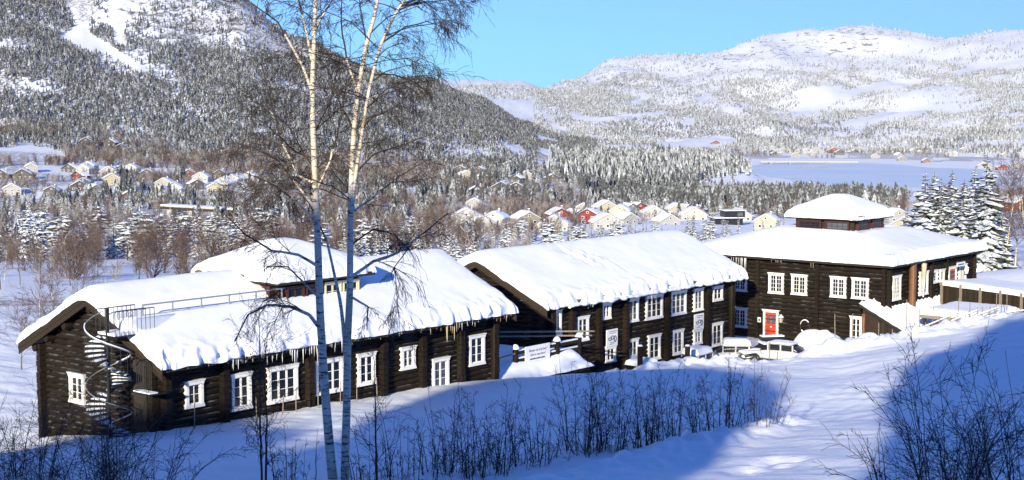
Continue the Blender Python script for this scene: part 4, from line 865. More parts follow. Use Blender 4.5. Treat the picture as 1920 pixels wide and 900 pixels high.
# round-pole fence: stakes in pairs with slanting rails
fe = ob('roundpole_fence', None, None, (0, 0, 0), 0, 'grey stake fence half buried along the snow bank by the yard', 'fence')
FP = [(1125, 700, 96), (1240, 690, 98), (1330, 676, 99), (1440, 672, 100), (1500, 672, 101), (1570, 660, 101), (1660, 650, 101), (1730, 640, 102), (1820, 620, 104), (1960, 596, 107)]
fx = [np.array(P(*q)[:2]) for q in FP]; acc = [0]
for i in range(len(fx) - 1): acc.append(acc[-1] + np.linalg.norm(fx[i + 1] - fx[i]))
def fpos(s): return np.array([np.interp(s, acc, [q[0] for q in fx]), np.interp(s, acc, [q[1] for q in fx])])
s = 0.0; rr2 = random.Random(5); gap = {}
while s < acc[-1]:
    p = fpos(s); u = 960 + F * p[0] / p[1]
    step = .55 if u > 1690 else (1.0 if u > 1540 else 1.35)
    if not 1470 < u < 1535:
        long_ = rr2.random() < (.6 if u < 1720 else .45)
        h_ = rr2.uniform(1.3, 2.1) if long_ else rr2.uniform(.5, 1.0); z = hz(p[0], p[1]); dx, dy = rr2.uniform(-.12, .12), rr2.uniform(-.12, .12)
        mb = MB(); mb.tube((p[0], p[1], z - .6), (p[0] + dx * .6, p[1] + dy * .6, z + h_), .038, .028, 6); mb.build('stake', 'greypole', fe)
    s += step * rr2.uniform(.7, 1.3)
s = float(np.interp(1735, [960 + F * q[0] / q[1] for q in fx], acc))
while s < acc[-1] - 4:
    p, q = fpos(s), fpos(s + 3.4); z0, z1 = hz(*p), hz(*q)
    for k in range(2):
        mb = MB(); mb.tube((p[0], p[1], z0 - .1 + .2 * k), (q[0], q[1], z1 + .35 + .22 * k), .045, .035, 6); rl_ = mb.build('rail', 'greypole', fe)
        if k: mb = MB(); mb.tube((p[0], p[1], z0 + .16), (q[0], q[1], z1 + .63), .045, .04, 6); mb.build('rail_snow', 'snow', rl_)
    s += 1.9
# short stakes along the facade of lodge one
for k, (a, h_) in enumerate(((.95, 1.5), (4.7, 1.1), (6.3, 1.0), (7.2, 1.2), (8.7, 1.4), (10.2, 1.2), (11.4, 1.3), (12.9, 1.2))):
    p = loc3(O1, a, -1.2); z = hz(p[0], p[1]); mb = MB(); mb.tube((0, 0, -.5), (random.uniform(-.08, .08), 0, h_), .03, .025, 6); o = mb.build('marker_stake', 'greypole', None, loc=(p[0], p[1], z), label='thin grey marker stake standing in snow along the long lodge facade', cat='stake', group='stakes along the long lodge facade'); 
for k, (u, v, y, h_, t_) in enumerate(((1200, 690, 97.5, 3.6, 'squat dark log post before the lower windows of the middle lodge'), (1289, 670, 100, 3.2, 'dark log post beside the information board near the far end'))):
    p = P(u, v, y); z = hz(p[0], p[1]) - 1; mb = MB(); mb.tube((0, 0, 0), (0, 0, h_), .2, .19, 10); o = mb.build('log_post', 'logend', None, loc=(p[0], p[1], z), label=t_, cat='post'); mb = MB(); mb.tube((0, 0, h_ + .002), (0, 0, h_ + .1), .2, .12, 10); mb.build('snow_cap', 'snow', o)

# ---------------------------------------------------------------- tree kit
def seg_mesh(name, segs, mats, n=3, mi=None):
    """segs: array (k, 8) p0 xyz, p1 xyz, r0, r1 -> open tubes"""
    S = np.asarray(segs, float); p, q, r0, r1 = S[:, :3], S[:, 3:6], S[:, 6], S[:, 7]; d = q - p; d /= np.linalg.norm(d, axis=1)[:, None] + 1e-9
    h = np.where(np.abs(d[:, 2:3]) < .9, np.array([[0, 0, 1.0]]), np.array([[1.0, 0, 0]])); x = np.cross(d, h); x /= np.linalg.norm(x, axis=1)[:, None] + 1e-9; y = np.cross(d, x)
    V_ = np.zeros((len(S), 2 * n, 3))
    for k in range(n):
        t = 2 * math.pi * k / n; o = x * math.cos(t) + y * math.sin(t); V_[:, k] = p + o * r0[:, None]; V_[:, n + k] = q + o * r1[:, None]
    base = np.arange(len(S))[:, None] * 2 * n; f = np.concatenate([np.stack([base[:, 0] + k, base[:, 0] + (k + 1) % n, base[:, 0] + n + (k + 1) % n, base[:, 0] + n + k], -1) for k in range(n)])
    m_ = None if mi is None else np.tile(np.asarray(mi), n)
    return npmesh(name, V_.reshape(-1, 3), f, mats, True, m_)
def spruce_meshes(h, nwh, nb, nseg, R0, seed, snow=True, curtain=True, pine=False, sprob=.52):
    rr_ = np.random.default_rng(seed); V_, Fc, Mi = [], [], []; cnt = 0
    for w in range(nwh):
        t = (w + .3 * rr_.random()) / nwh; t = .07 + .92 * t if not pine else .38 + .6 * t
        zw = h * t; prof = (1 - t) ** .8 if not pine else math.sqrt(max(0, 1 - ((t - .66) / .36) ** 2))
        R = R0 * prof * rr_.uniform(.8, 1.15) + .12; a0 = rr_.random() * 7
        for b in range(max(3, int(nb * (.55 + .45 * prof)))):
            an = a0 + 2 * math.pi * (b + rr_.uniform(-.35, .35)) / nb; Rb = R * rr_.uniform(.6, 1.25); z0 = zw + h / nwh * rr_.uniform(-.75, .75); c, s = math.cos(an), math.sin(an)
            r = np.linspace(.03, 1, nseg + 1); droop = rr_.uniform(.34, .60) * (1 - .5 * t); zz = z0 + Rb * (.10 * r - droop * r ** 1.6) + .06 * Rb * np.where(r > .8, (r - .8) * 4, 0)
            wd_ = Rb * .25 * np.sin(np.clip(r * 1.12, 0, 1) * math.pi * .93 + .12) * rr_.uniform(.8, 1.25); jag = rr_.uniform(.6, 1.35, (2, nseg + 1)); wd_[-1] *= .35
            px_, py_ = c * r * Rb, s * r * Rb; nx, ny = -s, c
            L = np.c_[px_ + nx * wd_ * jag[0], py_ + ny * wd_ * jag[0], zz - wd_ * .35]; Rt = np.c_[px_ - nx * wd_ * jag[1], py_ - ny * wd_ * jag[1], zz - wd_ * .35]; Cn = np.c_[px_, py_, zz]
            V_ += [L, Cn, Rt]; k = nseg + 1
            for i in range(nseg):
                Fc += [(cnt + i, cnt + i + 1, cnt + k + i + 1, cnt + k + i), (cnt + k + i, cnt + k + i + 1, cnt + 2 * k + i + 1, cnt + 2 * k + i)]; Mi += [0, 0]
            cnt += 3 * k
            if curtain:
                D = np.c_[px_, py_, zz - Rb * .20 * np.sin(r * math.pi) * rr_.uniform(.6, 1.5, k) - .03]; V_ += [D]
                for i in range(nseg): Fc.append((cnt - 2 * k + i, cnt - 2 * k + i + 1, cnt + i + 1, cnt + i)); Mi.append(0)
                cnt += k
            if snow and rr_.random() < sprob:
                j0 = 1 if nseg > 2 else 0; up = .02 + .028 * Rb; sw = wd_ * rr_.uniform(.3, .8) * rr_.uniform(.5, 1.3, nseg + 1); Ls = L[j0:].copy(); Rs = Rt[j0:].copy()
                f_ = (sw / np.maximum(wd_, 1e-4))[j0:, None]; Ls = Cn[j0:] + (Ls - Cn[j0:]) * f_; Rs = Cn[j0:] + (Rs - Cn[j0:]) * f_
                Ls[:, 2] += up * .5; Rs[:, 2] += up * .5; Cs = Cn[j0:].copy(); Cs[:, 2] += up * 1.8; V_ += [Ls, Cs, Rs]; k2 = len(Cs)
                for i in range(k2 - 1): Fc += [(cnt + i, cnt + i + 1, cnt + k2 + i + 1, cnt + k2 + i), (cnt + k2 + i, cnt + k2 + i + 1, cnt + 2 * k2 + i + 1, cnt + 2 * k2 + i)]; Mi += [1, 1]
                cnt += 3 * k2
    crown = npmesh('crown', np.vstack(V_), np.array(Fc), ['needle', 'branch_snow'], False, Mi)
    tk = MB(); tk.tube((0, 0, -1.0), (0, 0, h * .55), h * .016 + .03, h * .010 + .015, 7); tk.tube((0, 0, h * .55), (0, 0, h), h * .010 + .015, .01, 7); return tk.mesh('trunk', 'bark'), crown
def bare_segs(h, seed, depth=4, spread=.62, nb=4, trunk_r=None, droop=0.0, lean=(0, 0), rmin=.006):
    rr_ = random.Random(seed); out = []; tr = trunk_r or h * .011
    def grow(p, d, L, r, lev):
        ns = 5 if lev == 0 else 3; q = p
        for i in range(ns):
            d = (d + Vector((rr_.gauss(0, .07), rr_.gauss(0, .07), rr_.gauss(0, .05) - droop * lev * .12 + (.03 if lev < 2 else 0)))).normalized(); e = q + d * L / ns
            ra, rb = r * (1 - .75 * i / ns), r * (1 - .75 * (i + 1) / ns); out.append((*q, *e, max(ra, rmin), max(rb, rmin * .8)))
            if lev < depth and (lev > 0 or i > 0):
                for _ in range(nb if lev == 0 else rr_.choice((1, 2, 2, 3))):
                    az = rr_.uniform(0, 6.283); sp = spread * rr_.uniform(.6, 1.3); o = d.orthogonal().normalized(); o.rotate(Matrix.Rotation(az, 3, d))
                    nd = (d * math.cos(sp) + o * math.sin(sp)).normalized(); f = rr_.random(); st_ = q + (e - q) * f
                    grow(st_, nd, L * rr_.uniform(.36, .58) * (1 if lev else (1.05 - .11 * i)), max(rb * .5, rmin), lev + 1)
            q = e
    grow(Vector((0, 0, -.4)), Vector((lean[0], lean[1], 1)).normalized(), h, tr, 0); return out
def place_tree(name, tk, cr, x, y, sc, label, cat, group, rz=None, zs=1.0):
    o = ob(name, None, None, (x, y, hz(x, y)), random.uniform(0, 6.28) if rz is None else rz, label, cat, group); o.scale = (sc, sc, sc * zs)
    ob('trunk', tk, o); ob('crown', cr, o); return o
SPN = [spruce_meshes(10.5, 34, 9, 5, 2.5, 100 + k, sprob=.30) for k in range(3)]
SPM = [spruce_meshes(10, 19, 7, 3, random.choice((1.4, 1.65, 1.9)), 200 + k) for k in range(5)]
PIM = [spruce_meshes(10, 11, 7, 3, 2.3, 300 + k, True, True, True) for k in range(3)]
def bare_pair(h, seed, depth, nb, tmat, cmat, rmin, droop=0.05):
    sg = bare_segs(h, seed, depth, .6, nb, None, droop, (0, 0), rmin); return seg_mesh('trunk', sg[:1] + [q for q in sg[1:] if q[6] > .04] or sg[:2], [tmat], 5), seg_mesh('crown', [q for q in sg if q[6] <= .04] or sg, [cmat], 3)
BRM = [bare_pair(9, 400 + k, 3, 4, 'twig_mid', 'twig_mid', .014) for k in range(4)]
BRB = [bare_pair(9, 420 + k, 3, 3, 'birch', 'twig_mid', .013, .1) for k in range(2)]
# big spruces behind the square lodge
for k, (u, y, h_, t_) in enumerate(((1735, 158, 12.4, 'tall snowy spruce just behind the square lodge, leftmost of the group'), (1766, 166, 11.5, 'snowy spruce second from the lodge roof in the dense group'), (1808, 160, 11.0, 'slimmer snowy spruce left of the widest dark spruce'), (1850, 148, 12.6, 'widest dark snowy spruce beside the terrace of the square lodge'),
                                   (1790, 175, 8.8, 'small snowy spruce tucked between the tall ones behind the lodge'), (1700, 178, 9.0, 'pointed snowy spruce peeking over the lodge roof corner'), (1880, 152, 7.2, 'short snowy spruce right of the widest one'), (1752, 190, 12.5, 'dim snowy spruce behind the leftmost tall spruce'), (1828, 182, 12.0, 'snowy spruce half hidden behind the widest spruce'), (1785, 200, 12.5, 'tall snowy spruce at the back of the dense group'), (1862, 170, 10.5, 'dark snowy spruce just behind the widest one on its right side'), (1718, 170, 10.0, 'dark spruce beside the lantern roof corner'))):
    tk, cr = SPN[k % 3]; place_tree('spruce_tree', tk, cr, (u - 960) / F * y, y, h_ / 10.5, t_, 'tree', 'spruces behind the square lodge')
for k, (u, y, h_) in enumerate(((1885, 150, 10), (1908, 158, 11), (1930, 150, 10), (1872, 172, 9), (1948, 165, 10))):
    tk, cr = BRB[k % 2]; place_tree('birch_tree', tk, cr, (u - 960) / F * y, y, h_ / 9, 'slender bare birch right of the big spruces behind the terrace', 'tree', 'bare birches right of the spruces')
# tree belts in the valley, one object each
NEARM = ((0, 'at the left picture edge'), (160, 'above the lodge gable'), (340, 'above the roof railing'), (520, 'left of the turret peak'), (640, 'behind the birch stems'), (800, 'right of the birch stems'), (960, 'over the middle roof left end'), (1130, 'over the middle roof centre'), (1300, 'over the middle roof right end'), (9999, 'left of the lantern'))
FARM = ((0, 'at the left picture edge'), (120, 'below the left cabins'), (260, 'left of the road bridge'), (520, 'left of the birch stems'), (700, 'between the birch stems'), (950, 'right of the birch stems'), (1200, 'behind the red village houses'), (1330, 'behind the village end'), (1480, 'above the modern dark house'), (1650, 'behind the lantern roof'), (9999, 'right of the lantern roof'))
def belt(n, u0, u1, y0, y1, kinds, h0, h1, label, group, seed, name='spruce_tree', avoid=(), spread=1.0):
    marks = NEARM if y1 < 500 else FARM
    rr_ = random.Random(seed); done = 0; tries = 0; placed = []
    while done < n and tries < n * 30:
        tries += 1; y = y0 + (y1 - y0) * rr_.random() ** spread; u = rr_.uniform(u0, u1); x = (u - 960) / F * y
        if any(math.hypot(x - a, y - b) < 2.6 for a, b in placed): continue
        if any(math.hypot(x - a, y - b) < r for a, b, r in avoid): continue
        placed.append((x, y)); tk, cr = rr_.choice(kinds); h_ = rr_.uniform(h0, h1); nm = {id(SPM): 1}; base_h = 10.0 if (tk, cr) in SPM or (tk, cr) in PIM else 9.0; kind_ = 'pine' if (tk, cr) in PIM else ('spruce' if (tk, cr) in SPM else 'birch')
        lb_ = ('short ' if h_ < h0 + (h1 - h0) * .33 else ('tall ' if h_ > h0 + (h1 - h0) * .67 else '')) + label.replace('#', kind_) + ', ' + next(t for m_, t in marks if u < m_)
        place_tree(kind_ + '_tree', tk, cr, x, y, h_ / base_h, lb_, 'tree', group, rr_.uniform(0, 6.28), rr_.uniform(.9, 1.15)); done += 1
HOUSES = [  # u, row of the ground at the wall, y, width m, depth m, wall height, yaw deg, wall colour, label
 (985, 428, 560, 9, 9, 4.6, 20, (.38, .33, .22), 'beige gabled house with window, nearest of the centre village'), (930, 432, 560, 8, 9, 4.5, -15, (.62, .62, .6), 'white villa with snowy hip roof at the village edge'), (902, 440, 540, 9, 7, 3.2, 5, (.6, .6, .58), 'low white house below the beige gabled house'),
 (1047, 420, 600, 9, 10, 3.4, 12, (.36, .035, .03), 'red gabled house, first right of the beige house'), (1078, 415, 640, 7, 9, 3.2, 30, (.30, .035, .03), 'small dark red house between two red gables'), (1108, 425, 590, 8, 9, 4.0, -20, (.36, .035, .03), 'red house with snowy dormer near the village front'), (1040, 436, 540, 12, 8, 2.6, -5, (.62, .6, .54), 'low pale house under the first red gable'), (1136, 434, 545, 11, 8, 2.6, 8, (.58, .56, .5), 'low pale house under the dormered red house'),
 (1135, 400, 720, 11, 9, 3.6, 15, (.64, .58, .36), 'cream house with broad snowy roof in mid village'), (1165, 405, 690, 9, 9, 3.2, -12, (.62, .58, .40), 'pale cream house right of the broad roofed one'), (1180, 396, 760, 8, 9, 3.4, 20, (.20, .23, .25), 'grey gabled house high in the village'), (1196, 388, 820, 10, 9, 3.4, 18, (.38, .04, .03), 'red house at the top of the village'), (1225, 408, 680, 11, 9, 2.8, 3, (.6, .6, .58), 'white house behind the tall village spruce'), (1172, 422, 610, 8, 8, 2.8, 35, (.5, .5, .48), 'small pale house between the red dormer house and spruces'),
 (1268, 398, 760, 11, 9, 3.4, 10, (.6, .55, .38), 'cream house with long roof right of the tall spruce'), (1285, 390, 820, 8, 9, 3.6, 25, (.38, .05, .03), 'red gable at the right of the village top'), (1312, 394, 800, 8, 9, 3.2, -15, (.36, .05, .03), 'small red house at the right village end'), (1300, 412, 660, 12, 9, 3.2, 0, (.63, .6, .5), 'long pale house before the right village end'), (1250, 425, 590, 9, 8, 2.6, 20, (.56, .55, .52), 'low white house hidden among spruces'),
 (1440, 422, 520, 8, 8, 3.4, -20, (.62, .54, .34), 'cream gabled house left of the lodge lantern'), (1385, 408, 620, 10, 8, 2.6, 5, (.6, .6, .58), 'white flat-looking house left of the dark modern one'),
 (875, 425, 600, 14, 8, 2.6, 2, (.6, .6, .6), 'long white school-like block at the left village edge'), (1095, 396, 760, 10, 8, 3, -8, (.56, .55, .52), 'pale house behind the first red gable'),
 (895, 362, 900, 13, 8, 2.8, 6, (.12, .09, .07), 'dark barn with snowy roof above the village'), (940, 352, 960, 12, 7, 3.2, -4, (.10, .08, .065), 'dark long barn beside the upper fields'), (968, 352, 960, 10, 7, 3.2, -4, (.11, .085, .07), 'second dark barn joined beside the upper fields'), (958, 312, 1300, 12, 9, 4, 25, (.40, .05, .035), 'red farmhouse on the far rise'), (875, 335, 1080, 11, 9, 4, 10, (.62, .54, .3), 'yellow farmhouse left of the dark barns'), (890, 385, 780, 9, 7, 2.6, 0, (.5, .5, .48), 'small grey house below the dark barns'),
 (210, 344, 930, 11, 9, 4.2, 15, (.62, .52, .26), 'yellow balconied house in the left hamlet'), (160, 332, 1000, 10, 9, 3.6, -10, (.6, .6, .58), 'white house at the left of the hamlet top'), (205, 330, 1000, 11, 9, 3.4, 8, (.62, .58, .5), 'cream house with wide gable in the hamlet top row'), (248, 326, 1020, 10, 9, 4, -5, (.6, .6, .58), 'white two-storey house at the hamlet top'), (278, 334, 980, 11, 9, 3.8, 3, (.11, .095, .085), 'dark brown house with snowy roof in the hamlet'), (150, 352, 880, 11, 8, 3, 12, (.10, .08, .07), 'dark house at the lower left of the hamlet'), (175, 356, 870, 8, 8, 3, 40, (.28, .25, .22), 'small house with snowy gable below the yellow balconied one'),
 (240, 366, 830, 8, 7, 2.6, 20, (.32, .06, .03), 'small red-brown house above the road in the hamlet'), (262, 368, 825, 8, 6, 2.2, 0, (.1, .08, .07), 'low dark shed beside the small red-brown house'), (300, 358, 860, 9, 8, 3.4, -12, (.64, .58, .28), 'pale yellow house in the hamlet centre'), (328, 352, 890, 10, 8, 3, 5, (.58, .6, .62), 'pale blue-white house right of the yellow centre house'), (340, 362, 845, 6, 6, 3, 30, (.62, .56, .26), 'tiny yellow house right of the hamlet centre'), (403, 355, 880, 10, 9, 4, 10, (.62, .55, .27), 'cream yellow house at the right end of the hamlet'), (378, 338, 970, 11, 8, 3, -6, (.56, .55, .52), 'pale house above the right end of the hamlet'), (420, 341, 950, 12, 7, 2.6, 4, (.56, .56, .55), 'long pale house at the hamlet right edge'),
 (45, 338, 930, 13, 8, 3, 4, (.09, .07, .06), 'dark wide cabin at the far left field'), (8, 338, 930, 10, 8, 3, -8, (.09, .07, .06), 'dark cabin cut by the picture edge'), (163, 279, 1220, 11, 8, 3.2, 12, (.10, .07, .055), 'dark cabin at the foot of the left mountain'), (210, 278, 1225, 11, 8, 3.2, -10, (.12, .08, .06), 'brown cabin right of the mountain-foot cabin'), (228, 281, 1215, 9, 8, 2.8, 15, (.10, .08, .06), 'small dark cabin beside the brown one'),
 (1884, 358, 640, 9, 9, 3.6, -12, (.40, .06, .035), 'red gabled house above the terrace at the right edge'), (1912, 362, 620, 9, 9, 3.4, 15, (.40, .07, .04), 'red house half cut by the right edge'), (1705, 402, 420, 9, 9, 3, -30, (.58, .5, .36), 'cream house with steep snowy roof behind the big spruces'), (1785, 378, 520, 11, 9, 3, 8, (.12, .10, .09), 'dark gabled house under snow behind the spruces'), (1680, 372, 560, 9, 8, 2.8, 10, (.5, .5, .48), 'pale house just right of the lodge lantern'),
 (1878, 303, 1980, 22, 12, 5, 4, (.40, .05, .035), 'red barn on the right lake shore'), (1845, 301, 2050, 30, 12, 5, 0, (.5, .48, .45), 'long pale hall on the right lake shore'), (1905, 299, 2100, 16, 12, 6, 8, (.55, .52, .45), 'pale block at the right shore edge'), (1562, 293, 2700, 34, 14, 9, 4, (.52, .17, .10), 'orange-red hall across the lake'), (1530, 296, 2600, 36, 12, 5, 0, (.5, .47, .42), 'long pale hall left of the orange one'), (1340, 262, 3000, 24, 12, 6, 5, (.36, .10, .07), 'reddish barn on the far open field'),
 (1288, 342, 1390, 10, 8, 4, 10, (.40, .05, .04), 'small red boathouse at the near lake shore'), (1250, 338, 1400, 14, 9, 4, -5, (.55, .54, .5), 'pale farmhouse on the wooded point'), (1690, 303, 2350, 20, 10, 5, 3, (.35, .30, .26), 'brown house row end on the far shore'), (1640, 300, 2450, 22, 10, 5, -4, (.5, .48, .44), 'pale house in the far shore settlement'), (1735, 304, 2250, 18, 10, 5, 8, (.33, .12, .09), 'reddish house on the far shore'), (1490, 300, 2480, 24, 10, 5, 0, (.45, .42, .38), 'pale low building left of the lake bridge')]
CM = {}
def colmat(c):
    if c not in CM: CM[c] = plain('house paint', c, .7, 0, .1, 1.5)
    return CM[c]
HPOS = []
def house(u, v, y, w, d, h, yaw, col, label):
    if y > 1900: w, d, h = w * .72, d * .72, h * .72
    gy = sum(col) / 3; col = tuple(round(gy + (c - gy) * (1 if col[0] > 3 * col[1] else .6), 3) for c in col)
    col = tuple(c * (.55 if col[0] > 3 * col[1] else .62) for c in col)
    x = (u - 960) / F * y; z = hz(x, y); HPOS.append((x, y, max(w, d) * .75)); rt = w * .5 * .55; dark = colmat(col)
    r = ob('village_house', None, None, (x, y, z), rad(yaw), label, 'house', 'houses in the valley'); mb = MB(); hw, hd = w / 2, d / 2
    mb.prism([(-hw, -hd, -3), (hw, -hd, -3), (hw, -hd, h), (0, -hd, h + rt), (-hw, -hd, h)], (0, d, 0)); mb.build('wall', dark, r)
    o = .55; th_ = .14; ez = h - o * rt / hw
    mb = MB(); T = .14
    for s in (-1, 1): mb.prism([(0, -hd - .6, h + rt + .02), (s * (hw + o), -hd - .6, ez + .02), (s * (hw + o), -hd - .6, ez + .2), (0, -hd - .6, h + rt + .2)], (0, d + 1.2, 0))
    rf = mb.build('roof', 'white' if sum(col) > .3 and max(col) == col[0] else 'board', r)
    nx, ny = 15, 9; X, Y = np.meshgrid(np.linspace(-hw - o, hw + o, nx), np.linspace(-hd - .6, hd + .6, ny), indexing='ij'); e = np.minimum(np.minimum(hw + o - np.abs(X), hd + .6 - np.abs(Y)), 9); pr = np.sqrt(np.clip(1 - (1 - np.clip(e / .8, 0, 1)) ** 2, 0, 1))
    b_ = h + rt + .2 - rt / hw * np.sqrt(X * X + .2); Z = b_ + .1 + .45 * pr; n = nx * ny
    me = npmesh('roof_snow', np.r_[np.c_[X.ravel(), Y.ravel(), Z.ravel()], np.c_[X.ravel(), Y.ravel(), (b_ - .02).ravel()]], np.r_[grid_faces(nx, ny), grid_faces(nx, ny)[:, ::-1] + n], ['snow']); ob('roof_snow', me, rf)
    nwin = max(1, int(w / 3.2))
    for k in range(nwin):
        cx = -hw + w * (k + .5) / nwin; zs = [h * .45] if h < 3.5 else [h * .25, h * .7]
        for zc in zs:
            mb = MB(); mb.box((cx - .6, -hd - .05, zc - .6), (cx + .6, -hd - .005, zc + .6)); wn_ = mb.build('window', 'white', r); mb = MB(); mb.box((cx - .45, -hd - .07, zc - .45), (cx + .45, -hd - .052, zc + .45)); mb.build('pane', 'glass', wn_)
    mb = MB(); mb.box((-.5, -hd - .05, h + rt * .25), (.5, -hd - .005, h + rt * .25 + .9)); wn_ = mb.build('window', 'white', r); mb = MB(); mb.box((-.36, -hd - .07, h + rt * .25 + .12), (.36, -hd - .052, h + rt * .25 + .78)); mb.build('pane', 'glass', wn_)
    for k in range(max(1, int(d / 4))):
        for s in (-1, 1):
            cy_ = -hd + d * (k + .5) / max(1, int(d / 4)); mb = MB(); x0, x1 = sorted((s * (hw + .005), s * (hw + .06))); mb.box((x0, cy_ - .55, h * .3), (x1, cy_ + .55, h * .3 + 1.1)); wn_ = mb.build('window', 'white', r)
            x0, x1 = sorted((s * (hw + .062), s * (hw + .08))); mb = MB(); mb.box((x0, cy_ - .42, h * .3 + .12), (x1, cy_ + .42, h * .3 + .98)); mb.build('pane', 'glass', wn_)
    mb = MB(); mb.box((hw * .25, -.3, h), (hw * .25 + .6, .3, h + rt + .9)); ch = mb.build('chimney', 'concrete', rf); mb = MB(); mb.box((hw * .25 - .05, -.35, h + rt + .902), (hw * .25 + .65, .35, h + rt + 1.15)); mb.build('chimney_snow', 'snow', ch)
PNAME = ('pale', 'beige', 'red', 'dark brown', 'white')
def hl(h, what, marks):      # adds colour, size and landmark to a small house's label
    c = PNAME[PAL.index(h[7])]; return h[:8] + (f"{'wide' if h[3] > what[1] else 'narrow'} {c} {what[0]}, {next(t for m_, t in marks if h[0] < m_)}",)
SHOREM = ((1520, 'left of the long pale hall'), (1590, 'around the orange-red hall'), (1660, 'just right of the orange-red hall'), (1740, 'at the middle of the shore'), (1820, 'left of the long shore hall'), (9999, 'near the red shore barn'))
HAMM = ((70, 'by the dark cabins'), (150, 'left of the yellow balconied house'), (240, 'near the yellow balconied house'), (330, 'above the road bridge left end'), (400, 'above the road bridge right end'), (9999, 'at the hamlet right edge'))
SLOM = ((920, 'near the yellow farmhouse'), (990, 'near the dark barns'), (9999, 'right of the dark barns'))
rh = random.Random(77); PAL = ((.55, .54, .5), (.5, .46, .36), (.34, .05, .035), (.12, .1, .085), (.58, .57, .55))
for k in range(26):
    HOUSES.append(hl((rh.uniform(1440, 1930), 300, rh.uniform(2480, 2780), rh.uniform(13, 24), rh.uniform(10, 14), rh.uniform(4, 7), rh.uniform(-30, 30), rh.choice(PAL)), ('tiny house along the far lake shore', 18), SHOREM))
for k in range(15):
    HOUSES.append(hl((rh.uniform(20, 470), 350, rh.uniform(850, 1040), rh.uniform(8, 11), rh.uniform(7, 9), rh.uniform(2.6, 3.8), rh.uniform(-30, 30), rh.choice(PAL)), ('small house in the left hamlet', 9.5), HAMM))
for k in range(7):
    HOUSES.append(hl((rh.uniform(840, 1060), 350, rh.uniform(880, 1200), rh.uniform(8, 11), rh.uniform(7, 9), rh.uniform(2.6, 3.8), rh.uniform(-30, 30), rh.choice(PAL)), ('small house above the centre village', 9.5), SLOM))
for q in HOUSES: house(*q)
# dark modern house with flat roofs
x, y = (1365 - 960) / F * 560, 560; r = ob('modern_house', None, None, (x, y, hz(x, y)), rad(8), 'dark modern flat-roofed house among the village trees', 'house'); HPOS.append((x, y, 10))
for k, (a, b) in enumerate((((-6, -4, -3), (5, 4, 2.6)), ((-2, -3.4, 2.82), (6, 3.6, 5.4)))):
    mb = MB(); mb.box(a, b); mb.build('wall', 'cardark', r); mb = MB(); mb.box((a[0] - .5, a[1] - .5, b[2] + .002), (b[0] + .5, b[1] + .5, b[2] + .2)); rf = mb.build('roof', 'underroof', r); mb = MB(); mb.box((a[0] - .45, a[1] - .45, b[2] + .203), (b[0] + .45, b[1] + .45, b[2] + .5)); mb.build('roof_snow', 'snow', rf)
    for c in (.2, .62):
        x0 = a[0] + (b[0] - a[0]) * c; mb = MB(); mb.box((x0, a[1] - .04, b[2] - 1.9), (x0 + 2.2, a[1] - .003, b[2] - .5)); mb.build('window', 'glass', r)
AV = [(a, b, c + 4) for a, b, c in HPOS]
G1 = 'frosted trees in the near valley belt'
belt(95, -80, 520, 325, 420, SPM + PIM, 8, 12.5, 'frosty # behind the long lodge', 'conifers behind the long lodge', 1)
belt(90, 120, 900, 260, 400, BRM + BRB, 6.5, 10, 'bare brown # in the thicket', 'bare birches behind the turret', 2, 'birch_tree')
belt(105, 740, 1340, 240, 440, SPM + PIM[:1], 4.5, 7.5, 'snowy # in the row', 'spruces behind the middle lodge', 3, 'spruce_tree', AV)
belt(14, 1320, 1480, 330, 440, SPM, 5, 8.5, 'snowy # near the village edge', 'spruces left of the lantern', 4, 'spruce_tree', AV)
belt(42, -80, 250, 640, 760, SPM, 7, 10.5, 'snow-dusted # below the hamlet', 'spruces below the hamlet', 5, 'spruce_tree', AV)
belt(70, 380, 900, 270, 430, SPM + PIM[:1], 6, 9.5, 'frosted # behind the turret', 'conifers behind the turret', 6)
belt(30, 1320, 1930, 640, 1150, BRM, 8, 12, 'bare # in the shore thicket', 'bare trees before the lake', 8, 'birch_tree', AV)
belt(34, 430, 900, 560, 900, BRM + SPM[:2], 8, 12, 'frosted # on the slope', 'trees on the mid slope', 9, 'valley_tree', AV)
belt(26, -60, 350, 190, 285, BRM + BRB, 5.5, 8.5, 'bare # by the parking ground', 'bare birches by the parking ground', 10, 'birch_tree')
for k, (u, y, h_) in enumerate(((108, 96, 6.3), (60, 100, 5.0), (30, 92, 4.2), (140, 120, 5.0))):
    tk, cr = (BRB + BRM)[k % 6]; place_tree('birch_tree', tk, cr, (u - 960) / F * y, y, h_ / 9, ('sunlit bare birch left of the long lodge gable', 'slim bare birch further left of the gable', 'low bare birch at the left picture edge', 'bare birch behind the left gable slope')[k], 'tree', 'birches left of the gable')
for k, (u, y) in enumerate(((85, 205), (40, 215), (60, 160))):
    pass
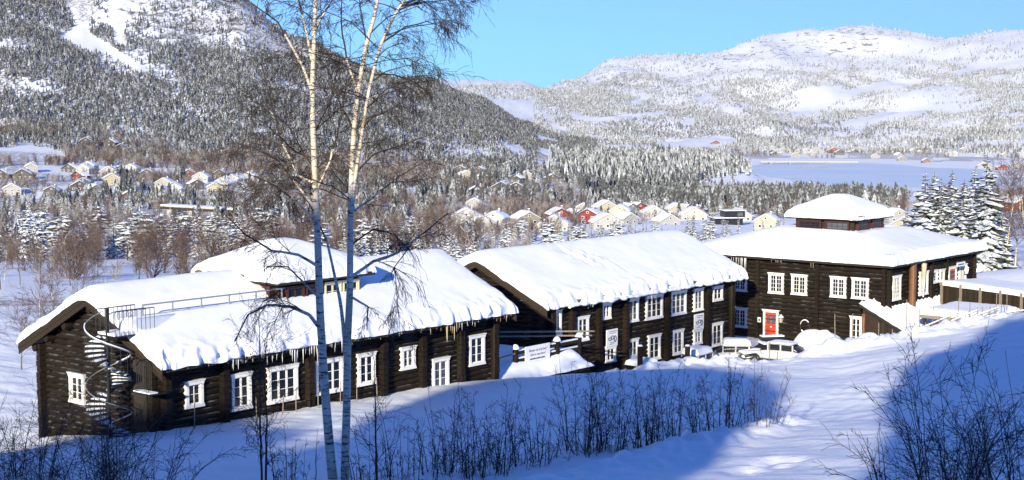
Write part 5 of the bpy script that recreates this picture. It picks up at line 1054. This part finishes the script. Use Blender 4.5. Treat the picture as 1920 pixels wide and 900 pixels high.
# ---------------------------------------------------------------- far forests (uncountable): geometry-node instances on points
def far_spruce(seed, mat, tiers=6, sides=7, R0=.26):
    rr_ = np.random.default_rng(seed); mb = MB()
    for k in range(tiers):
        t0 = .05 + .95 * k / tiers; t1 = min(1.0, t0 + 1.9 / tiers); R = R0 * (1 - t0) ** .85 * rr_.uniform(.85, 1.15) + .015; a0 = rr_.random() * 6; vs_ = []
        for j in range(sides * 2):
            a = a0 + math.pi * j / sides; q = R * (rr_.uniform(.85, 1.2) if j % 2 else rr_.uniform(.35, .6)); vs_.append((q * math.cos(a), q * math.sin(a), t0 - (.03 if j % 2 else -.01)))
        vs_.append((0, 0, t1)); n = sides * 2; mb.add(vs_, [(j, (j + 1) % n, n) for j in range(n)])
    me = mb.mesh('far_spruce', mat); return bpy.data.objects.new('far_spruce', me)
def far_bare(seed, mat):
    sg = [q for q in bare_segs(1.0, seed, 2, .55, 4, .02, 0, (0, 0), .006)]; return bpy.data.objects.new('far_bare', seg_mesh('far_bare', sg, [mat], 3))
def tcol(name, objs):
    c = bpy.data.collections.new(name)
    for o in objs: c.objects.link(o)
    return c
TC_SPR = tcol('far_spruces', [far_spruce(k, 'needle_far', 6, 6, .2 + .03 * k) for k in range(4)]); TC_FRO = tcol('far_frost', [far_spruce(10 + k, 'needle_frost', 4, 5, .24) for k in range(3)])
TC_MIX = tcol('far_mixed', [far_spruce(20 + k, 'needle_frost', 6, 6, .2) for k in range(2)] + [far_spruce(30, 'needle_far', 6, 6, .2)])
TC_BAR = tcol('far_bares', [far_bare(500 + k, 'twig_frost') for k in range(2)] + [far_bare(510 + k, 'twig_mid') for k in range(2)])
def gn_forest(name, pts, scale, coll, label, cat):
    me = bpy.data.meshes.new(name); me.vertices.add(len(pts)); me.vertices.foreach_set('co', np.asarray(pts, np.float32).ravel())
    a = me.attributes.new('tsize', 'FLOAT', 'POINT'); a.data.foreach_set('value', np.asarray(scale, np.float32)); b = me.attributes.new('spin', 'FLOAT', 'POINT'); b.data.foreach_set('value', RNG.uniform(0, 6.28, len(pts)).astype(np.float32))
    o = ob(name, me, None, None, 0, label, cat, None, 'stuff'); g = bpy.data.node_groups.new(name, 'GeometryNodeTree'); g.interface.new_socket('Geometry', in_out='INPUT', socket_type='NodeSocketGeometry'); g.interface.new_socket('Geometry', in_out='OUTPUT', socket_type='NodeSocketGeometry')
    nd = g.nodes; gi = nd.new('NodeGroupInput'); go = nd.new('NodeGroupOutput'); ip = nd.new('GeometryNodeInstanceOnPoints'); ci = nd.new('GeometryNodeCollectionInfo'); ci.inputs[0].default_value = coll; ci.inputs[1].default_value = True; ci.inputs[2].default_value = True
    sa = nd.new('GeometryNodeInputNamedAttribute'); sa.data_type = 'FLOAT'; sa.inputs[0].default_value = 'tsize'; sp = nd.new('GeometryNodeInputNamedAttribute'); sp.data_type = 'FLOAT'; sp.inputs[0].default_value = 'spin'; cx = nd.new('ShaderNodeCombineXYZ')
    L = g.links.new; L(gi.outputs[0], ip.inputs['Points']); L(ci.outputs[0], ip.inputs['Instance']); ip.inputs['Pick Instance'].default_value = True; L(sa.outputs[0], ip.inputs['Scale']); L(sp.outputs[0], cx.inputs[2]); L(cx.outputs[0], ip.inputs['Rotation']); L(ip.outputs[0], go.inputs[0])
    md = o.modifiers.new('scatter', 'NODES'); md.node_group = g; return o
CLEAR = [[(132, -20), (182, -20), (180, 40), (172, 62), (215, 88), (275, 128), (285, 142), (262, 138), (205, 108), (150, 92), (115, 72), (150, 50), (140, 20)], [(205, -20), (252, -20), (245, 30), (238, 72), (250, 92), (222, 88), (215, 40)],
         [(-100, 282), (60, 272), (110, 282), (140, 302), (-100, 304)], [(-100, 314), (60, 318), (160, 308), (215, 316), (210, 328), (120, 334), (-100, 330)], [(228, 283), (262, 284), (258, 292), (225, 291)],
         [(940, 268), (975, 272), (985, 284), (950, 282)], [(1030, 232), (1062, 238), (1060, 250), (1035, 245)], [(1005, 252), (1050, 262), (1045, 270), (1010, 268)],
         [(1062, 213), (1110, 220), (1240, 208), (1262, 213), (1120, 232), (1075, 228)], [(1180, 190), (1220, 178), (1225, 186), (1185, 198)],
         [(1228, 268), (1290, 258), (1372, 256), (1382, 268), (1340, 282), (1236, 281)], [(1480, 172), (1540, 160), (1590, 168), (1660, 152), (1745, 148), (1700, 165), (1612, 178), (1560, 196), (1530, 214), (1480, 212), (1500, 195)],
         [(1570, 232), (1640, 212), (1720, 203), (1790, 194), (1770, 205), (1690, 218), (1620, 232), (1585, 240)], [(1765, 138), (1830, 122), (1960, 105), (1960, 122), (1850, 132), (1790, 142)], [(1885, 238), (1960, 222), (1960, 236), (1900, 244)], [(1560, 200), (1620, 195), (1610, 206), (1555, 208)], [(1720, 118), (1760, 100), (1790, 96), (1780, 112)], [(1280, 225), (1300, 222), (1300, 236), (1282, 238)], [(1350, 205), (1395, 198), (1390, 212), (1360, 214)], [(1300, 185), (1330, 176), (1335, 190), (1310, 194)]]
def scatter(n, u0, u1, y0, y1, dens, h0, h1, seed, spread=1.0):
    r_ = np.random.default_rng(seed); u = r_.uniform(u0, u1, n); y = np.sqrt(r_.uniform(y0 * y0, y1 * y1, n)); x = (u - 960) / F * y; z = height(x, y); uu, v = rowcol(x, y, z)
    keep = r_.random(n) < dens(u, v, x, y, z)
    for pg in CLEAR: keep &= ~poly_in(u, v, pg)
    keep &= z > LAKE_Z + 3.5
    for a, b, r in HPOS: keep &= np.hypot(x - a, y - b) > r + 7
    return np.c_[x, y, z - .3][keep], (r_.uniform(h0, h1, n) * r_.choice([1, 1, 1, .75, 1.2], n))[keep]
def d_left(u, v, x, y, z):
    rk = np.zeros(u.shape, bool)
    for pg in ROCK: rk |= poly_in(u, v, pg)
    return np.where(rk, .26, np.where(v > 282, .30, .95)) * (.25 + .75 * sstep(-.75, -.1, fbm(x / 60, y / 60, 77, 3)))
E_ = []
a = scatter(110000, -300, 1010, 1130, 2150, d_left, 3.4, 7.0, 1); b = scatter(34000, 640, 1120, 2150, 2900, lambda u, v, x, y, z: .9 + 0 * u, 5, 8.5, 2)
gn_forest('mountain_forest', np.r_[a[0], b[0]], np.r_[a[1], b[1]], TC_SPR, 'snowy spruce forest covering the left mountain and its spurs', 'forest')
a = scatter(9000, 1030, 1440, 1210, 1780, lambda u, v, x, y, z: np.where((v < 345) & (z > -42), .95, 0), 8, 13, 3)
gn_forest('knoll_forest', a[0], a[1], TC_MIX, 'frosted forest on the low knoll in front of the lake', 'forest')
def d_right(u, v, x, y, z):
    rk = np.zeros(u.shape, bool)
    for pg in ROCK: rk |= poly_in(u, v, pg)
    n = fbm(x / 260, y / 260, 91, 3); j1 = fbm(x / 180, y / 180, 93, 3) * 28; u = u + j1; v = v + j1 * .35; field = (u > 1460) & (u < 1800) & (v > 150) & (v < 262)
    return np.where(rk, .12, np.where(field, np.where(n > -.1, .6, .05), (.26 + .72 * sstep(-.35, .1, fbm(x / 130, y / 130, 95, 3))))) * (.22 + .78 * sstep(85, 165, v))
a = scatter(120000, 1000, 2300, 2650, 5200, d_right, 5, 10, 4); b = scatter(60000, 830, 2300, 4400, 7200, d_right, 8, 12, 5)
c = scatter(30000, 1040, 2300, 2650, 4300, lambda u, v, x, y, z: .85 * sstep(175, 235, v) * sstep(-.1, .25, fbm(x / 150, y / 150, 97, 3)), 5, 9, 21)
e = scatter(2600, 1090, 1700, 860, 1180, lambda u, v, x, y, z: .8 * sstep(-.3, .1, fbm(x / 50, y / 50, 98, 3)), 7, 13, 23)
gn_forest('dark_forest_bands', c[0], c[1], TC_SPR, 'darker spruce bands on the lower slopes across the lake', 'forest')  # spruce stands with darker needles than the frosted forest around them
gn_forest('lakeside_forest', e[0], e[1], TC_SPR, 'dense dark spruce wood in front of the frozen lake', 'forest')
gn_forest('valley_side_forest', np.r_[a[0], b[0]], np.r_[a[1], b[1]], TC_FRO, 'hoary forest over the broad mountain across the lake', 'forest')
a = scatter(12000, -300, 930, 930, 1330, lambda u, v, x, y, z: np.where((v < 352), .5 * sstep(-.3, .25, fbm(x / 55, y / 55, 55, 3)), 0), 6, 10, 6); b = scatter(9000, -300, 1100, 460, 1000, lambda u, v, x, y, z: .6 * sstep(-.3, .35, fbm(x / 45, y / 45, 56, 3)), 4, 8, 7)
c = scatter(5000, 1000, 2300, 600, 1450, lambda u, v, x, y, z: .6 * sstep(-.15, .3, fbm(x / 50, y / 50, 57, 3)), 5, 9, 8); d = scatter(6000, 1180, 2300, 2050, 2800, lambda u, v, x, y, z: .6 * sstep(-.1, .3, fbm(x / 60, y / 60, 58, 3)), 7, 12, 9)
e = scatter(1900, -300, 1050, 215, 520, lambda u, v, x, y, z: .75 * sstep(-.25, .3, fbm(x / 28, y / 28, 66, 3)) * np.where(u < 330, .35, 1), 3.5, 8, 12)
gn_forest('bare_woodland', np.r_[a[0], b[0], c[0], d[0], e[0]], np.r_[a[1], b[1], c[1], d[1], e[1]], TC_BAR, 'brownish bare birch woodland scattered over the valley floor', 'woodland')
a = scatter(5000, 780, 1600, 700, 1450, lambda u, v, x, y, z: .65 * sstep(-.2, .3, fbm(x / 40, y / 40, 59, 3)), 7, 12, 10); b = scatter(5200, -300, 760, 430, 1000, lambda u, v, x, y, z: .5 * sstep(.0, .35, fbm(x / 40, y / 40, 60, 3)), 6, 11, 11)
gn_forest('valley_conifer_scrub', np.r_[a[0], b[0]], np.r_[a[1], b[1]], TC_SPR, 'small snowy conifers scattered between the valley houses', 'scrub')
# road bridge on the left and the far bridge over the lake
def bridge(name, p0, p1, w, th_, rail, piers, label):
    p0, p1 = np.array(p0), np.array(p1); L = np.linalg.norm((p1 - p0)[:2]); yaw = math.atan2(p1[1] - p0[1], p1[0] - p0[0]); r = ob(name, None, None, tuple(p0), yaw, label, 'bridge'); dzz = (p1[2] - p0[2])
    mb = MB(); mb.prism([(0, -w / 2, -th_), (L, -w / 2, dzz - th_), (L, -w / 2, dzz), (0, -w / 2, 0)], (0, w, 0)); mb.build('girder', 'board' if rail else 'concrete', r)
    mb = MB(); mb.prism([(0, -w / 2 - .3, .01), (L, -w / 2 - .3, dzz + .01), (L, -w / 2 - .3, dzz + .5), (0, -w / 2 - .3, .5)], (0, w + .6, 0)); mb.build('deck', 'concrete', r)
    mb = MB(); mb.prism([(0, -w / 2, .51), (L, -w / 2, dzz + .51), (L, -w / 2, dzz + .85), (0, -w / 2, .85)], (0, w, 0)); mb.build('deck_snow', 'snow', r)
    for t in piers: mb = MB(); mb.box((L * t - 1.2, -w / 2 + .4, dzz * t - 14), (L * t + 1.2, w / 2 - .4, dzz * t - th_ - .01)); mb.build('pier', 'concrete', r)
bridge('road_bridge', P(310, 386, 640), P(470, 395, 625), 8, 1.1, True, (.1, .34, .62, .9), 'low road bridge with brown girder in front of the left hamlet')
bridge('lake_bridge', P(1425, 303, 2250), P(1606, 304, 2300), 8, 1.6, False, (.1, .3, .5, .7, .9), 'thin pale bridge crossing the frozen lake')
wt = MB(); wt.prism([(*P(u, 300, y)[:2], LAKE_Z + .6) for u, y in ((1490, 2060), (1548, 2050), (1555, 2110), (1500, 2120))], (0, 0, .06)); wt.build('open_water', 'water', kind='structure')
# power line masts near the bridge
for k, (u, v, y, t_) in enumerate(((288, 415, 560, 'pale double power pole left of the road bridge'), (292, 413, 566, 'thin pale power pole just beside the double one'))):
    x = (u - 960) / F * y; r = ob('power_pole', None, None, (x, y, hz(x, y)), 0, t_, 'pole'); mb = MB(); mb.tube((0, 0, -1), (0, 0, 12), .16, .11, 6); mb.build('pole', 'greypole', r); mb = MB(); mb.box((-1.2, -.08, 11), (1.2, .08, 11.2)); mb.build('crossarm', 'greypole', r)

# ---------------------------------------------------------------- foreground birches and shrubs
BY = 47.0
def limb(segs, pts, r0, r1, twigs, rr_, tl=1.2, droop=.5, lev=2, rmin=.0055):
    n = len(pts); P_ = [Vector(p) for p in pts]; tot = sum((P_[i + 1] - P_[i]).length for i in range(n - 1)); acc_ = 0
    for i in range(n - 1):
        a, b = P_[i], P_[i + 1]; L = (b - a).length; m_ = max(2, int(L / .35)); prev = a
        for k in range(m_):
            f = (k + 1) / m_; e = a.lerp(b, f) + (Vector((rr_.gauss(0, .012), rr_.gauss(0, .012), rr_.gauss(0, .01))) if f < 1 else Vector()); g0 = (acc_ + L * k / m_) / tot; g1 = (acc_ + L * f) / tot
            ra, rb = r0 + (r1 - r0) * g0, r0 + (r1 - r0) * g1; segs.append((*prev, *e, ra, rb)); d = (e - prev).normalized()
            for _ in range(int(twigs) + (rr_.random() < twigs % 1)):
                if g0 < .12 and lev == 3: continue
                o = d.orthogonal().normalized(); o.rotate(Matrix.Rotation(rr_.uniform(0, 6.283), 3, d)); sp = rr_.uniform(.5, 1.1); nd = d * math.cos(sp) + o * math.sin(sp); twig(segs, prev.lerp(e, rr_.random()), nd, tl * rr_.uniform(.4, 1.2) * (1.15 - .5 * g0), max(rb * .45, rmin), droop, lev - 1, rr_, rmin)
            prev = e
        acc_ += L
def twig(segs, p, d, L, r, droop, lev, rr_, rmin):
    ns = 4; q = p; r = min(r, .012 + .008 * lev)
    for i in range(ns):
        d = (d + Vector((rr_.gauss(0, .13), rr_.gauss(0, .13), rr_.gauss(0, .08) - droop * .16))).normalized(); e = q + d * L / ns; segs.append((*q, *e, max(r * (1 - .7 * i / ns), rmin), max(r * (1 - .7 * (i + 1) / ns), rmin * .8)))
        if lev > 0:
            for _ in range(rr_.choice((1, 1, 2))):
                o = d.orthogonal().normalized(); o.rotate(Matrix.Rotation(rr_.uniform(0, 6.283), 3, d)); sp = rr_.uniform(.4, .95); twig(segs, q.lerp(e, rr_.random()), d * math.cos(sp) + o * math.sin(sp), L * rr_.uniform(.4, .7), r * .6, droop * 1.2, lev - 1, rr_, rmin)
        q = e
def birch(label, stems, limbs, seed, tw=.9):
    rr_ = random.Random(seed); tr = []; cr = []
    base = Vector(P(*stems[0][0][0][:2], BY)); root = ob('birch_tree', None, None, tuple(base), 0, label, 'tree', 'large birches in front of the long lodge')
    def lp(q): p = P(q[0], q[1], BY + (q[2] if len(q) > 2 else 0)); return Vector(p) - base
    def mp(px_w): return px_w * BY / F / 2
    for pts, w0, w1 in stems:
        k = len(pts)
        for i in range(k - 1):
            a, b = lp(pts[i]), lp(pts[i + 1]); g0, g1 = i / (k - 1), (i + 1) / (k - 1); tr.append((*a, *b, mp(w0 + (w1 - w0) * g0), mp(w0 + (w1 - w0) * g1)))
    extra = []
    for pts, w0, w1 in stems:
        for k in range(20):
            q = pts[int(rr_.uniform(.30, .97) * (len(pts) - 1))]
            if q[1] > 430: continue
            sd = rr_.choice((-1, -1, 1)) if 'left' in label[:5] else rr_.choice((-1, 1, 1)); ln = rr_.uniform(45, 135); up = rr_.uniform(.1, .8); dy = rr_.uniform(-1.6, 1.6)
            extra.append(([tuple(q[:2]), (q[0] + sd * ln * .4, q[1] - ln * up * .5, dy * .5), (q[0] + sd * ln, q[1] - ln * up * .8, dy), (q[0] + sd * ln * 1.3, q[1] - ln * up * .75 + 12, dy)], rr_.uniform(2.2, 3.6), 1.0, .8, rr_.uniform(.8, 1.4), rr_.uniform(.4, .9)))
    for pts, w0, w1, n_, tl, dr in limbs + extra:
        one = []; limb(one, [lp(q) for q in pts], mp(w0), mp(w1), n_ * tw, rr_, tl, dr, 3, .0062); bg = [q for q in one if q[6] > .035]
        if bg and w0 >= 4: ob('branch', seg_mesh('branch', bg, ['birch'], 7), root); cr += [q for q in one if q[6] <= .035]
        else: cr += one
    ts_ = []
    for s in tr:      # smooth the trunk with round joints
        ts_.append(s)
    m_ = seg_mesh('trunk', ts_, ['birch'], 12); ob('trunk', m_, root)
    small = cr
    ob('crown', seg_mesh('crown', small, ['twig'], 3), root); return root
def smooth_px(pts, n=6):
    pts = np.array([(p + (0,))[:3] if len(p) == 2 else p for p in pts], float); out = []
    for i in range(len(pts) - 1):
        p0, p1, p2, p3 = pts[max(i - 1, 0)], pts[i], pts[i + 1], pts[min(i + 2, len(pts) - 1)]
        for t in np.linspace(0, 1, n, endpoint=False): out.append(tuple(.5 * (2 * p1 + (p2 - p0) * t + (2 * p0 - 5 * p1 + 4 * p2 - p3) * t * t + (3 * p1 - p0 - 3 * p2 + p3) * t ** 3)))
    return out + [tuple(pts[-1])]
birch('left tall white birch with slender stem, lower trunk in blue shade',
      [(smooth_px([(632, 960), (622, 880), (610, 740), (601, 600), (596, 460), (590, 320), (586, 180), (590, 40), (592, -60), (594, -180)]), 20, 5)],
      [([(588, 180), (560, 110), (520, 40), (470, 5), (440, -10)], 6, 2, 1.2, 1.6, .4), ([(586, 120), (575, 60), (560, 0), (555, -60)], 6, 2, 1.0, 1.3, .2), ([(590, 60), (610, 20), (630, -10)], 5, 2, 1.1, 1.2, .3),
       ([(592, 345), (560, 330), (530, 270), (505, 180), (490, 120)], 5, 2, 1.3, 1.5, .4), ([(593, 360), (620, 300), (640, 220), (650, 150)], 5, 2, 1.0, 1.2, .3), ([(594, 420), (560, 380), (500, 340, -1), (450, 320, -1.5)], 5, 1.5, 1.3, 1.5, .6),
       ([(595, 395), (560, 350), (520, 300, 1), (470, 275, 1), (430, 265, 1)], 5, 1.5, 1.3, 1.5, .6), ([(597, 500), (560, 478), (510, 470, -1), (460, 440, -1), (420, 400, -1)], 6, 2, 1.2, 1.3, .5), ([(608, 625), (580, 590), (545, 575), (500, 572, -1), (465, 590, -1), (440, 640, -1)], 8, 2, 1.0, 1.2, .7),
       ([(596, 330), (540, 235), (500, 200), (470, 190)], 4, 1.5, 1.2, 1.4, .4), ([(589, 250), (620, 190), (632, 130)], 4, 1.5, 1.0, 1.1, .3), ([(590, 0), (570, -60), (540, -100)], 5, 2, 1.0, 1.5, .4), ([(600, 560), (570, 530), (540, 500, 1), (500, 500, 1)], 5, 1.5, 1.0, 1.2, .6), ([(592, 300), (555, 285), (500, 235, -1), (445, 190, -1)], 4, 1.5, 1.1, 1.4, .5)], 31)
birch('right tall birch forking into two pale stems before the lodge',
      [(smooth_px([(648, 960), (647, 880), (650, 760), (652, 640), (656, 540), (657, 430), (660, 320), (668, 200), (686, 90), (704, 20), (716, -60), (730, -160)]), 17.5, 4.5),
       (smooth_px([(657, 440), (664, 350), (676, 270), (692, 170), (716, 80), (745, 20), (770, -20), (790, -70)]), 8, 3.5), (smooth_px([(650, 690), (640, 580), (626, 510), (610, 440)]), 8, 4)],
      [([(716, 80), (760, 50), (800, 40), (838, 55)], 4, 1.5, 1.6, 1.6, .9), ([(700, 140), (740, 140), (780, 155), (815, 150)], 4, 1.5, 1.5, 1.5, .9), ([(672, 180), (650, 110), (640, 40), (640, -30)], 5, 2, 1.2, 1.4, .3), ([(745, 20), (790, 0), (820, 20)], 4, 1.5, 1.6, 1.5, .9),
       ([(657, 520), (700, 490), (745, 474), (790, 440), (840, 400)], 7, 2, 1.2, 1.5, .7), ([(656, 555), (690, 575), (688, 620)], 5, 2, .8, .8, .6), ([(658, 400), (700, 370), (750, 330, 1), (800, 300, 1)], 5, 1.5, 1.2, 1.4, .6), ([(660, 330), (700, 290), (760, 270), (815, 250)], 4, 1.5, 1.2, 1.4, .7), ([(657, 460), (700, 430), (740, 440), (770, 470)], 4, 1.5, 1.1, 1.3, .8),
       ([(665, 250), (640, 200), (620, 140), (600, 110)], 4, 1.5, 1.0, 1.1, .4), ([(690, 100), (680, 40), (672, -20)], 4, 1.5, 1.1, 1.2, .3), ([(668, 230), (720, 210), (760, 190)], 4, 1.5, 1.3, 1.4, .8), ([(770, 460), (740, 500), (745, 560), (750, 620)], 2.5, 1, 1.6, 1.2, 1.2), ([(658, 360), (630, 330), (600, 280)], 4, 1.5, 1.0, 1.1, .5), ([(612, 450), (590, 400), (560, 350)], 4, 1.5, 1.2, 1.3, .4)], 32)
def sapling(u, v, y, h_, label, seed, mat='twig'):
    p = P(u, v, y); z = hz(p[0], p[1]); rr_ = random.Random(seed); sg = []; limb(sg, [(0, 0, -.4), (rr_.uniform(-.1, .1), 0, h_ * .5), (rr_.uniform(-.15, .15), 0, h_)], .045, .008, 1.0, rr_, h_ * .26, .1, 3)
    r = ob('birch_sapling', None, None, (p[0], p[1], z), 0, label, 'tree', 'young birches on the slope'); ob('trunk', seg_mesh('trunk', [q for q in sg if q[6] > .02] or sg[:1], [mat], 5), r); ob('crown', seg_mesh('crown', [q for q in sg if q[6] <= .02], [mat], 3), r)
sapling(490, 905, 44, 5.6, 'dark young birch with thin upright stem before the long lodge', 61); sapling(497, 905, 44.5, 4.6, 'second thin stem close beside the dark young birch', 62); sapling(706, 905, 46, 4.2, 'young bare birch right of the two white birches', 63)
SHRUB = [(60, 905, 44, 3.4, 16, 'dense dark bush in the bottom left corner'), (150, 905, 45, 3.2, 15, 'dark twiggy bush below the lodge gable window'), (215, 905, 44, 3.4, 16, 'dark twiggy bush below the spiral stair'), (285, 905, 43, 2.4, 10, 'low bush right of the spiral stair foot'), (10, 850, 52, 3.2, 14, 'dark bush at the left edge behind the corner bush'),
         (545, 905, 46, 1.6, 9, 'low twiggy shrub between sapling and left birch'), (700, 905, 47, 1.6, 9, 'low twiggy shrub around the young birch right of the white birches'), (765, 900, 48, 2.2, 10, 'loose upright willow shrub, first right of the birches'), (840, 890, 50, 2.7, 13, 'upright willow shrub below the lodge corner post'), (893, 895, 49, 3.0, 16, 'dense dark willow shrub below the right end of the long lodge'), (960, 885, 51, 2.5, 12, 'loose willow shrub below the deck left end'), (1020, 880, 52, 2.4, 12, 'willow shrub below the banner sign'),
         (1095, 865, 54, 3.4, 16, 'tall willow shrub below the deck right end'), (1150, 860, 55, 3.2, 14, 'willow shrub under the first information board'), (1210, 855, 55, 3.0, 14, 'dense willow shrub under the middle lodge windows'), (1265, 845, 56, 2.8, 13, 'willow shrub right of the middle willow clump'), (1345, 828, 57, 2.9, 14, 'willow shrub by the bank curve'), (1415, 815, 58, 2.5, 8, 'last willow shrub at the road edge'), (1445, 806, 59, 1.3, 4, 'tiny sprig shrub beside the lit road'),
         (1690, 920, 34, 2.0, 10, 'small bare bush left of the large right bush'), (1760, 930, 33, 3.9, 15, 'large open bare bush in the lower right foreground'), (1800, 930, 35, 3.0, 13, 'bare bush close behind the large right bush'), (1880, 930, 33, 3.3, 14, 'bare bush near the right picture edge'), (1925, 930, 34, 3.6, 14, 'bare bush cut by the right picture edge')]
for k, (u, v, y, h_, ns, lb) in enumerate(SHRUB):
    p = P(u, v, y); z = hz(p[0], p[1]); rr_ = random.Random(700 + k); sg = []
    wide = .55 if u < 320 else (.42 if u > 1600 else .2)
    mid = 320 < u < 1600
    for i in range(int(ns * (1.9 if mid else 1.25))):
        a = rr_.uniform(0, 6.283); q = (1.15 if mid else .8) * rr_.random() ** .8; l = wide * rr_.uniform(.1, 1.5) * h_; hh = h_ * rr_.choice((1, 1, .8, .55, .4)) * rr_.uniform(.7, 1.08)
        p0 = (q * math.cos(a), q * math.sin(a), -.3); p1 = (p0[0] + math.cos(a) * l * .45, p0[1] + math.sin(a) * l * .45, hh * .55); p2 = (p0[0] + math.cos(a) * l, p0[1] + math.sin(a) * l, hh)
        limb(sg, [p0, p1, p2], rr_.uniform(.009, .024), .005, .8 if u > 320 else 1.1, rr_, h_ * (.2 if 320 < u < 1600 else .26), -.15 if 320 < u < 1600 else .05, 2, .0055)
    r = ob('bare_shrub', seg_mesh('bare_shrub', sg, ['twig'], 3), None, (p[0], p[1], z), 0, lb, 'shrub', 'bare shrubs in the foreground')
# pines on the hillside behind the camera whose crowns shade the foreground snow
def shade_pine(X, Y, blobs, label, seed):
    z0 = hz(X, Y); r = ob('pine_tree', None, None, (X, Y, z0), 0, label, 'tree', 'tall pines behind the viewpoint'); rr_ = np.random.default_rng(seed); V_, Fc = [], []; n = 0
    for (x, z, rx, rz_) in blobs:
        m_ = int(2000 * rx * rz_ / 20); d = rr_.normal(size=(m_, 3)); d /= np.linalg.norm(d, axis=1)[:, None]; q = d * (rr_.random(m_) ** .4)[:, None] * np.array([rx, min(rx, 3.0), rz_]) + np.array([x - X, 0, z - z0])
        t1 = rr_.normal(size=(m_, 3)); t1 /= np.linalg.norm(t1, axis=1)[:, None]; t2 = np.cross(t1, rr_.normal(size=(m_, 3))); t2 /= np.linalg.norm(t2, axis=1)[:, None]; s = rr_.uniform(.3, .65, m_)[:, None]
        quad = np.stack([q - t1 * s - t2 * s * .7, q + t1 * s - t2 * s * .6, q + t1 * s * .9 + t2 * s * .7, q - t1 * s + t2 * s * .8], 1); V_.append(quad.reshape(-1, 3)); Fc.append(np.arange(m_ * 4).reshape(-1, 4) + n); n += m_ * 4
    ob('crown', npmesh('crown', np.vstack(V_), np.vstack(Fc), ['dark_crown'], False), r); mb = MB(); top = max(b[1] for b in blobs) - z0; mb.tube((0, 0, -1), (0, 0, top), .4, .12, 10); mb.build('trunk', 'bark', r)
shade_pine(-28, -40, [(-29, 38.5, 9.0, 6.0), (-26, 36, 6.0, 8.0), (-27.5, 31, 6.0, 6), (-35.3, 40.3, 4.6, 3.0), (-31, 41, 5, 3), (-27, 26, 5, 4)], 'broad pine on the hillside behind the viewpoint', 1)
shade_pine(-3, -40, [(-7, 40, 8.0, 6.5), (-3, 44, 8, 6.5), (-6.3, 34, 8.0, 7), (3, 44, 9, 9), (8, 40, 10, 12), (-4.3, 27, 9, 6), (10, 30, 10, 8)], 'very large pine mass on the hillside behind the viewpoint, sunward of the road', 2)
shade_pine(-49, -40, [(-51, 34.2, 6, 4.6), (-45.9, 35.4, 3.4, 3.8), (-48.5, 34.6, 5, 4.6), (-48.5, 30, 8, 6), (-58, 32, 7, 5), (-43, 28.5, 6.0, 5.5), (-42.3, 33.7, 3.6, 4.7), (-38.2, 31.9, 4, 4.7)], 'low pine farther along the hillside behind the viewpoint', 3)
# valley haze
hx = MB(); hx.box((-9000, -400, -62), (9000, 13400, 1500)); hzm = bpy.data.materials.new('thin haze'); hzm.use_nodes = True; nt = hzm.node_tree; nt.nodes.remove(nt.nodes['Principled BSDF']); pv = nt.nodes.new('ShaderNodeVolumePrincipled')
pv.inputs['Color'].default_value = (0.94, 0.96, 0.98, 1); pv.inputs['Density'].default_value = 3.4e-5; pv.inputs['Anisotropy'].default_value = 0.0; nt.links.new(pv.outputs[0], nt.nodes['Material Output'].inputs['Volume']); M['haze'] = hzm
hob = hx.build('haze', 'haze', kind='stuff', label='thin pale winter haze filling the valley air', cat='haze')
